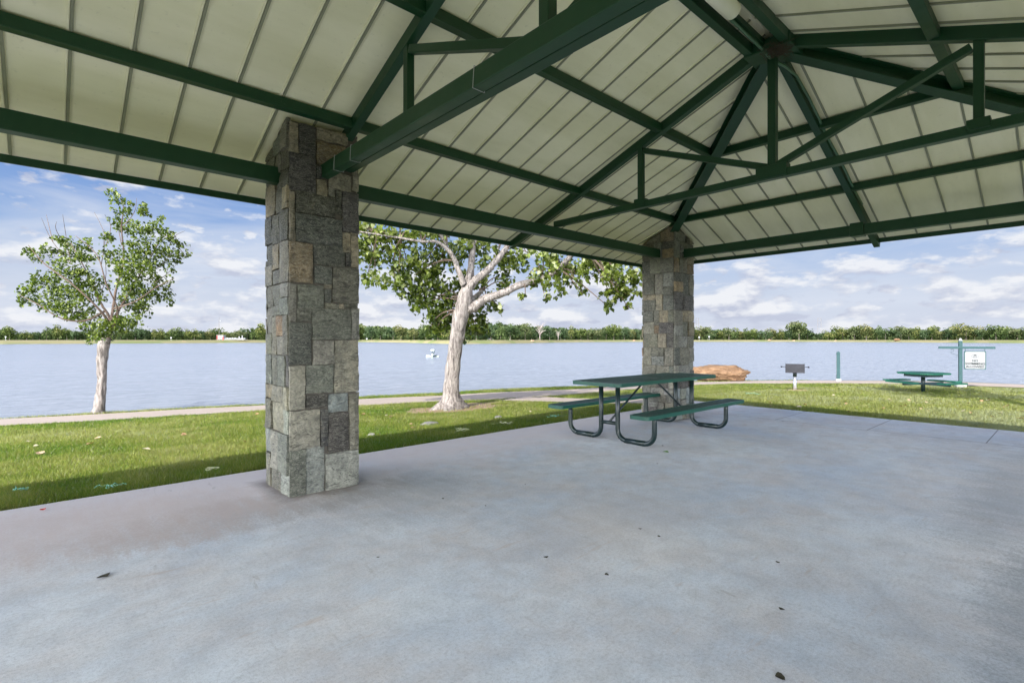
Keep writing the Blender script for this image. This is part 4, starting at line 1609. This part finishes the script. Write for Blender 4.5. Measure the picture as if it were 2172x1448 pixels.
for (a_, b_, c_) in (((150, 560), (110, 510), (88, 462)), ((112, 512), (104, 480), (98, 455)), ((150, 560), (140, 500), (133, 455)), ((215, 560), (222, 500), (200, 450)), ((225, 520), (235, 480), (222, 455)), ((150, 540), (120, 490), (120, 470)),
                   ((300, 590), (345, 560), (372, 525)), ((262, 480), (285, 450), (290, 420)), ((215, 620), (225, 580), (218, 500)), ((330, 600), (355, 580), (375, 560)), ((360, 520), (372, 500), (392, 490)), ((258, 520), (248, 470), (240, 440))):
    mb.tube(resample([P1(*a_, U(-.4, .4)), P1(*b_, U(-.4, .4)), P1(*c_, U(-.4, .4))], 4), [.010-.0009*i for i in range(9)], 5)
mb.build('bare_twigs', M['twig'], t1)
C1 = [(48, 628, 13, 40), (68, 610, 16, 60), (60, 640, 12, 30), (88, 590, 18, 75), (100, 640, 20, 90), (120, 610, 22, 110), (55, 528, 12, 30), (78, 540, 14, 45), (100, 530, 14, 45), (128, 512, 15, 55), (150, 535, 20, 90), (180, 520, 16, 60), (190, 545, 15, 60),
      (140, 570, 24, 130), (170, 590, 26, 150), (150, 630, 26, 150), (185, 635, 26, 150), (205, 600, 20, 90), (130, 655, 16, 60), (160, 670, 18, 80), (190, 680, 22, 110), (215, 700, 20, 110), (240, 695, 20, 110), (200, 722, 10, 30), (225, 720, 12, 40),
      (275, 680, 20, 100), (270, 645, 24, 130), (300, 655, 20, 90), (315, 625, 24, 120), (340, 600, 20, 90), (280, 605, 26, 150), (260, 570, 24, 130), (300, 570, 26, 150), (335, 560, 22, 100), (285, 530, 24, 130), (320, 525, 24, 110), (355, 535, 18, 70),
      (380, 545, 14, 50), (385, 520, 12, 35), (355, 500, 16, 60), (330, 485, 14, 45), (300, 490, 20, 90), (270, 480, 20, 90), (262, 450, 14, 45), (300, 450, 14, 45), (245, 425, 12, 35), (236, 410, 9, 20), (270, 432, 10, 24), (345, 465, 9, 18), (230, 505, 13, 40),
      (240, 540, 16, 60), (345, 628, 14, 45), (360, 640, 8, 16), (265, 690, 14, 50), (365, 570, 8, 14), (395, 540, 7, 14), (240, 465, 9, 18), (310, 440, 7, 12)]
mb = MB()
for (px, py, r, n) in C1:
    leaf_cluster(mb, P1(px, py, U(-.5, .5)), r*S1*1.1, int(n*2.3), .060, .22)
mb.build('crown', M['leaf'], t1)

# ---- shade tree to the right of the frame (its shadow falls on the lawn)
random.seed(303)
bx_, by_ = 15.2, -.3
t3 = thing('shade_tree', (bx_, by_, zg(bx_, by_)), 'spreading leafy tree on the right lawn beyond the pedestal picnic table', 'tree')
mb = MB()
mb.tube(resample([Vector((bx_, by_, -.6)), Vector((bx_+.1, by_, 1.2)), Vector((bx_, by_+.1, 2.6)), Vector((bx_+.1, by_, 4.4))], 5), [.3-.012*i for i in range(16)], 14, wob=.2)
mb.build('trunk', M['bark'], t3, smooth=True)
mb = MB()
for _ in range(60):
    an = U(0, 6.28); q = U(0, 1)**.5*2.6
    leaf_cluster(mb, Vector((bx_+q*math.cos(an), by_+.1+q*math.sin(an)*.9, 6.1+U(-1.2, 2.0))), .55, 120, .13, .1)
mb.build('crown', M['leaf'], t3)

# ---- far shore trees
TOPS = [(0, 690), (50, 697), (90, 694), (115, 682), (150, 692), (200, 695), (300, 688), (350, 692), (400, 690), (440, 692), (480, 694), (520, 692), (552, 683), (600, 692), (700, 685), (770, 681), (800, 678), (850, 683), (900, 685), (1000, 680), (1040, 672), (1080, 675), (1130, 679), (1190, 684), (1250, 687), (1290, 683),
        (1350, 686), (1400, 684), (1480, 686), (1560, 689), (1620, 695), (1660, 692), (1695, 680), (1735, 698), (1770, 690), (1800, 684), (1850, 684), (1900, 691), (1940, 684), (1990, 691), (2050, 679), (2090, 690), (2130, 683), (2172, 688)]
FC = [(.030, .048, .018), (.055, .080, .028), (.085, .115, .040), (.125, .155, .058), (.175, .195, .085), (.24, .25, .12)]
TINTS = [(.72, .75, .75), (.52, .66, .75), (.95, .92, .68), (.62, .72, .6), (.88, .8, .72), (.48, .6, .62), (.8, .86, .6)]
def far_proto(i, kind):
    tn = TINTS[i % 7]
    random.seed(400+i)
    root = thing('far_tree', (0, 0, -50), 'x', 'tree')
    root.location = (0, 0, 0)
    mb = MB()
    # unit tree: height 1, crown width ~1
    lobes = []
    nl = 9 if kind != 'tall' else 10
    for k in range(nl):
        if kind == 'round':
            an = U(0, 6.28); q = U(.1, .33)
            lobes.append((Vector((q*math.cos(an), q*math.sin(an), U(.28, .78))), U(.16, .26)))
        elif kind == 'tall':
            an = U(0, 6.28); q = U(.02, .18)
            lobes.append((Vector((q*math.cos(an), q*math.sin(an), .15+.8*k/nl)), U(.1, .19)))
        else:
            an = U(0, 6.28); q = U(.15, .46)
            lobes.append((Vector((q*math.cos(an), q*math.sin(an), U(.2, .72))), U(.13, .25)))
    lobes.append((Vector((0, 0, .45)), .3))
    lobes.append((Vector((0, 0, .2)), .3))
    for (c, r) in lobes:
        base_t = U(-.15, .25)
        for j in range(int(46*(r/.2)**2)):
            d = Vector((random.gauss(0, 1), random.gauss(0, 1), random.gauss(0, 1))).normalized()
            pos = c+d*r*U(.75, 1.08)
            if pos.z < .02: continue
            nrm = (d+Vector((random.gauss(0, .5), random.gauss(0, .5), random.gauss(0, .5)))).normalized()
            t_ = nrm.orthogonal().normalized(); b_ = nrm.cross(t_)
            s = U(.025, .052)
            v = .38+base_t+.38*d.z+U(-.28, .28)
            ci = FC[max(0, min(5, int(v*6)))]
            ci = tuple(a*b for a, b in zip(ci, tn))
            o = len(mb.v)
            for k in range(5):
                a_ = k*1.2566+U(-.3, .3)
                q = pos+(t_*math.cos(a_)+b_*math.sin(a_))*s*U(.7, 1.15)
                mb.v.append(tuple(q))
            mb.face(list(range(o, o+5)), ci)
    c1 = mb.build('crown', M['far_leaf'])
    c1.parent = root
    mb = MB()
    mb.tube([(0, 0, -.03), (.01, 0, .2), (0, .01, .5)], [.028, .02, .012], 6)
    c2 = mb.build('trunk', M['far_bark'])
    c2.parent = root
    return root, [c1, c2]
kinds = ['round', 'spread', 'tall', 'round', 'spread', 'spread', 'round', 'spread', 'round', 'spread', 'tall', 'round']
protos = [far_proto(i, k) for i, k in enumerate(kinds)]
LB = {'round': 'rounded green tree in the wood lining the far shore', 'spread': 'broad bushy green tree in the wood lining the far shore', 'tall': 'narrow upright green tree in the wood lining the far shore'}
used = set()
def place_far(pi, px, ytop, dep, wf, label=None, group='trees of the far shore wood', tint=None, sink=0):
    root, ch = protos[pi]
    p = at_d(px, 720, dep)
    h = (HC-LAND)+(720-ytop)/F*dep+sink
    if pi not in used:
        used.add(pi)
        o = root
        o.location = (p.x, p.y, LAND-sink); o.rotation_euler = (0, 0, U(0, 6.28)); o.scale = (h*wf, h*wf, h)
        o['label'] = label or LB[kinds[pi]]
        if label is None: o['group'] = group
    else:
        o = copy_thing(root, (p.x, p.y, LAND-sink), U(0, 6.28), (h*wf, h*wf, h), label or LB[kinds[pi]], group, ch)
        if label and 'group' in o: del o['group']
    return o
random.seed(555)
x = -60
i = 0
while x < 2260:
    dep = far_depth(x)+U(22, 48)
    if 1190 > x > 880: dep = far_depth(x)+U(20, 40)
    yt = interp(TOPS, x)+U(0, 9)
    hpx = 720-yt
    pi = random.choice([0, 1, 3, 4, 5, 6, 7, 8, 9, 11, 1, 2, 10])
    if 540 < x < 566: pi = 2
    place_far(pi, x, yt, dep, U(.95, 1.35) if kinds[pi] != 'tall' else U(.8, 1.1))
    x += hpx*U(.5, .85)
    i += 1
place_far(0, 1695, 680, far_depth(1695)+16, 1.15, 'large solitary round dark tree on the far shore, left of the green lakeside post')
place_far(3, 1560, 702, far_depth(1560)+14, .9, 'small light green round tree on the far bank just right of the corner column')
place_far(4, 2050, 679, far_depth(2050)+20, 1.2, 'tallest broad tree on the far shore rising behind the swimming sign')
place_far(5, 1505, 704, far_depth(1505)+14, 1.3, 'low pale green bush on the far bank right beside the corner column')
place_far(2, 552, 684, far_depth(552)+15, .9, 'tall twin-topped tree on the far shore just left of the near column')
place_far(6, 20, 691, far_depth(20)+16, 1.1, 'dark round tree at the left end of the far shore')

# distant wood as one mass behind
random.seed(808)
mb = MB()
x = -150
while x < 2340:
    dep = far_depth(max(0, min(2172, x)))+70
    for j in range(10):
        d2 = dep+U(0, 40)
        yt = interp(TOPS, x)+15
        p = at_d(x+U(-3, 3), 720, d2)
        zt_ = LAND+(720-yt)/F*d2*U(0, 1)
        s = U(.5, 1.1)*d2/300
        nrm = Vector((random.gauss(0, 1), random.gauss(0, 1), random.gauss(.3, 1))).normalized()
        t_ = nrm.orthogonal().normalized(); b_ = nrm.cross(t_)
        ci = FC[max(0, min(5, int(U(0, 3.2))))]
        o = len(mb.v)
        for k in range(5):
            a_ = k*1.2566+U(-.3, .3)
            q = Vector((p.x, p.y, zt_+.3))+(t_*math.cos(a_)+b_*math.sin(a_))*s*1.6*U(.7, 1.2)
            mb.v.append(tuple(q))
        mb.face(list(range(o, o+5)), ci)
    x += 1.6
tag(mb.build('distant_wood', M['far_leaf']), 'dense green wood filling the background behind the far shore trees', 'wood', kind='stuff')

# bare pale trees
def bare(px, ytop, dep, seed, label):
    random.seed(seed)
    p = at_d(px, 720, dep)
    h = (720-ytop)/F*dep+.4
    root = thing('bare_tree', (p.x, p.y, LAND), label, 'tree')
    MB().tube([(p.x, p.y, LAND-.3), (p.x+.1, p.y, LAND+h*.35), (p.x, p.y, LAND+h*.55)], [h*.03, h*.022, h*.014], 7).build('trunk', M['pale_bark'], root, smooth=True)
    mb = MB()
    for k in range(34):
        z0 = LAND+h*U(.25, .6)
        a_ = U(0, 6.28); q = h*U(.12, .4)
        e_ = Vector((p.x+q*math.cos(a_), p.y+q*math.sin(a_), min(LAND+h, z0+h*U(.15, .5))))
        s_ = Vector((p.x, p.y, z0))
        mb.tube([s_, (s_+e_)/2+Vector((0, 0, h*.05)), e_], [h*.011, h*.007, h*.003], 4)
    mb.build('branches', M['pale_bark'], root)
bare(1145, 681, far_depth(1145)+13, 1, 'leafless pale grey tree on the far shore right of the big cottonwood trunk')
bare(1184, 700, far_depth(1184)+12, 2, 'short broken pale dead tree on the far shore, right of the taller leafless tree')

# far bank boulders and bits
for i, (px, py, w, lb) in enumerate(((1129, 722.3, 4.5, 'orange boulder on the far bank below the leafless grey tree'), (1903, 719.8, 7, 'reddish rock heap on the far bank left of the swimming sign'), (868, 723, 2.5, 'small red rock on the far bank left of the floating aerator'),
                                     (1632, 720.8, 4, 'low tan rock on the far bank left of the big solitary tree'), (1684, 722, 3.2, 'pale flat rock at the far waterline below the big solitary tree'), (290, 726.5, 5, 'low sandy rock on the far waterline right of the young cottonwood'), (390, 724.3, 4.5, 'tan rock on the far bank left of the pump house'),
                                     (1345, 721.5, 3, 'tan rock on the far bank just left of the corner column'), (1772, 722.5, 3.4, 'pale rock at the far waterline above the green lakeside post'))):
    dep = far_depth(px)+4
    p = at_d(px, py, dep)
    s = dep/F
    rock('bank_rock', (p.x, p.y, p.z-.1), w*s, w*s*.8, w*s*.4, 40+i*5, M['tan_rock'] if i != 1 else M['boulder'], lb, 'rock', 2, layer=False, amp=.4)

# pump house, mast, pylons, small signs
dep = far_depth(480)+14
s = dep/F
p = at_d(471, 720, dep)
ph = thing('pump_house', (p.x, p.y, LAND), 'small white and red pump house with a low white pipe rack on the far shore', 'building')
rzv = AZ-PI/2
def W3(px, py, dd=0): return at_d(px, py, dep+dd)
def vbox(name, x0, x1, y0, y1, dd, mat, th=1.5):
    a, b = W3(x0, (y0+y1)/2, dd), W3(x1, (y0+y1)/2, dd)
    return MB().bar(a, b, th, (y1-y0)*s).build(name, mat, ph)
vbox('wall', 465, 476, 711, 720.5, 0, M['white'], 3)
vbox('side_wall', 462.8, 465, 711.3, 720.5, .3, M['red'], 3)
vbox('roof', 462.5, 476.5, 710.3, 711, 0, M['pale_concrete'], 3.6)
vbox('door', 471.5, 474, 714, 720.3, -1.6, M['red'], .1)
vbox('pipe_rack', 476.5, 521, 717, 718.6, 0, M['white'], 1)
vbox('base_slab', 463, 521, 719.3, 720.6, .1, M['pale_concrete'], 3.2)
for q, y0 in ((482, 715.4), (488, 716), (493, 715.6), (499, 715.6), (507.5, 713), (514, 711.3)):
    vbox('pipe_riser', q-.7, q+.7, y0, 717, 0, M['white'], .5)
m_ = thing('radio_mast', W3(464.5, 720, 4), 'thin grey mast rising behind the pump house on the far shore', 'mast')
MB().tube([W3(464.5, 720.5, 4), W3(464.5, 696, 4), W3(464.7, 672, 4)], [.13, .09, .05], 8).build('pole', M['far_bark'], m_)
MB().tube([W3(467, 680.5, 4), W3(468.6, 680.5, 4)], .25, 8).build('beacon', M['white'], m_)
for (px, yt, sep, dd, lb) in ((1738, 674, 7, 700, 'distant pale H-frame power pylon above the trees right of the solitary tree'), (1479, 674, 5, 800, 'faint distant H-frame power pylon beside the corner column')):
    q = lambda a, b: at_d(a, b, dd)
    pl = thing('power_pylon', (q(px, 720).x, q(px, 720).y, LAND), lb, 'pylon')
    for sx_ in (-1, 1):
        MB().tube([q(px+sx_*sep/2, 721), q(px+sx_*sep/2, yt)], .13, 6).build('pole', M['far_bark'], pl)
    for yy in (yt+1, yt+7, yt+14):
        MB().bar(q(px-sep*.62, yy), q(px+sep*.62, yy), .16, .16).build('crossarm', M['far_bark'], pl)
for (px, py, lb) in ((12, 714.5, 'small white and red board sign at the left end of the far shore'), (1483, 715, 'low white marker board on the far bank beside the corner column'), (1504, 714, 'slightly taller white marker board on the far bank near the pale bush'), (363, 716.2, 'tiny white marker board on the far bank left of the pump house'), (778, 718.2, 'tiny white marker board on the far bank right of the near column')):
    dep_ = far_depth(px)+9
    s_ = dep_/F
    c_ = at_d(px, py, dep_)
    g_ = thing('bank_sign', (c_.x, c_.y, LAND), lb, 'sign')
    MB().bar(at_d(px-1.6, py, dep_), at_d(px+1.6, py, dep_), .1, 2.6*s_).build('board', M['white'], g_)
    MB().tube([c_, (c_.x, c_.y, LAND-.3)], .07, 6).build('post', M['steel'], g_)

# ================================================================== LIGHT, SKY, CAMERA
sd = Vector((.935, .374, -1.0)).normalized()
sun = bpy.data.lights.new('sun', 'SUN')
sun.energy = 5.0
sun.angle = math.radians(.53)
sun.color = (1, .955, .88)
so = bpy.data.objects.new('sun', sun)
so.rotation_euler = sd.to_track_quat('-Z', 'Y').to_euler()
so.location = (-10, -5, 12)
col.objects.link(so)

w = bpy.data.worlds.new('World')
scene.world = w
w.use_nodes = True
nt = w.node_tree
nt.nodes.clear()
out = nt.nodes.new('ShaderNodeOutputWorld')
sky = nt.nodes.new('ShaderNodeTexSky')
sky.sky_type = 'NISHITA'
sky.sun_disc = False
sky.sun_elevation = math.asin(-sd.z)
sky.sun_rotation = math.atan2(-sd.x, -sd.y)
sky.altitude = 0
sky.air_density = 1.0
sky.dust_density = 1.2
sky.ozone_density = 2.0
tc = nt.nodes.new('ShaderNodeTexCoord')
sep = nt.nodes.new('ShaderNodeSeparateXYZ')
L(nt, tc.outputs['Generated'], sep.inputs[0])
az = math_(nt, 'ARCTAN2', sep.outputs[1], sep.outputs[0])
el = math_(nt, 'ARCSINE', sep.outputs[2])
def skyvec(su, sv, seed, dv=0.0, shear=0):
    cm = nt.nodes.new('ShaderNodeCombineXYZ')
    v_ = math_(nt, 'ADD', el, dv)
    L(nt, math_(nt, 'ADD', math_(nt, 'MULTIPLY', az, su), math_(nt, 'MULTIPLY', v_, shear)), cm.inputs[0])
    L(nt, math_(nt, 'MULTIPLY', v_, sv), cm.inputs[1])
    cm.inputs[2].default_value = seed
    return cm.outputs[0]
# high streaky veil
veil = noise_(nt, skyvec(2.2, 13, 3.3, shear=3), 1.0, 6, .6, .5)
veil = math_(nt, 'MULTIPLY', ramp(nt, veil, [(.42, 0), (.66, .8)]), ramp(nt, el, [(.12, 1), (.3, .75)]))
# puffy cumulus low down: density of the puffs, and the same a little higher for shading
def puffs(dv):
    n1 = noise_(nt, skyvec(8.5, 22, 4.1, dv), 1.0, 8, .56, .0)
    return n1
p0 = puffs(0.0)
p1 = puffs(.016)
band = ramp(nt, el, [(.0, .085), (.05, .10), (.11, .07), (.16, .02), (.26, -.01), (.42, -.04)])
cov = math_(nt, 'ADD', p0, band)
cov2 = math_(nt, 'ADD', noise_(nt, skyvec(19, 42, 9.1), 1.0, 6, .55), ramp(nt, el, [(0, .06), (.09, .075), (.15, 0)]))
puff = math_(nt, 'MAXIMUM', ramp(nt, cov, [(.55, 0), (.65, .95)]), ramp(nt, cov2, [(.60, 0), (.68, .8)]))
lit = ramp(nt, math_(nt, 'ADD', math_(nt, 'MULTIPLY', math_(nt, 'SUBTRACT', p0, p1), 3.6), .5), [(.25, 0), (.75, 1)])
pc = mix(nt, lit, (.53, .57, .71), (.92, .93, .96))
# sky base: physical sky scaled, tinted slightly violet near the horizon like the photograph
skc = mix(nt, 1, sky.outputs[0], (.1, .1, .1), 'MULTIPLY')
grad = ramp(nt, el, [(0, (.68, .72, .86)), (.08, (.60, .68, .86)), (.17, (.34, .50, .83)), (.30, (.12, .29, .73)), (.8, (.07, .17, .5))])
base = mix(nt, .8, skc, grad)
haze = ramp(nt, el, [(0, .7), (.08, .32), (.17, .04), (.3, 0)])
base = mix(nt, haze, base, (.66, .71, .85))
c1 = mix(nt, veil, base, (.70, .76, .88))
c2 = mix(nt, math_(nt, 'MULTIPLY', puff, .88), c1, pc)
# extra low sky glow added behind the camera to light the pavilion interior
dt = nt.nodes.new('ShaderNodeVectorMath'); dt.operation = 'DOT_PRODUCT'
L(nt, tc.outputs['Generated'], dt.inputs[0])
dt.inputs[1].default_value = tuple(Vector((-sd.x, -sd.y, .25)).normalized())
glow = ramp(nt, math_(nt, 'ADD', math_(nt, 'MULTIPLY', dt.outputs['Value'], .5), .5), [(.44, 0), (.7, .55), (.95, 1)])
low = ramp(nt, el, [(.32, 1), (.6, .08)])
glow = math_(nt, 'MULTIPLY', glow, low)
c2 = mix(nt, math_(nt, 'MULTIPLY', glow, .8), c2, (.93, .91, .86))
st = math_(nt, 'ADD', ramp(nt, el, [(.38, 1), (.7, .3)]), math_(nt, 'MULTIPLY', glow, 13.0))
bg = nt.nodes.new('ShaderNodeBackground')
L(nt, c2, bg.inputs[0])
L(nt, st, bg.inputs[1])
L(nt, bg.outputs[0], out.inputs[0])

cam = bpy.data.cameras.new('camera')
cam.sensor_width = 36
cam.lens = 36*F/2172
cam.shift_y = -4/2172
cam.clip_start = .05
cam.clip_end = 8000
co = bpy.data.objects.new('camera', cam)
co.location = (0, 0, HC)
co.rotation_euler = (PI/2, 0, AZ-PI/2)
col.objects.link(co)
scene.camera = co

scene.render.engine = 'CYCLES'
scene.cycles.max_bounces = 10
scene.cycles.diffuse_bounces = 6
scene.cycles.use_denoising = True
scene.view_settings.view_transform = 'Standard'
scene.view_settings.look = 'None'
scene.view_settings.exposure = 0
scene.view_settings.gamma = 1
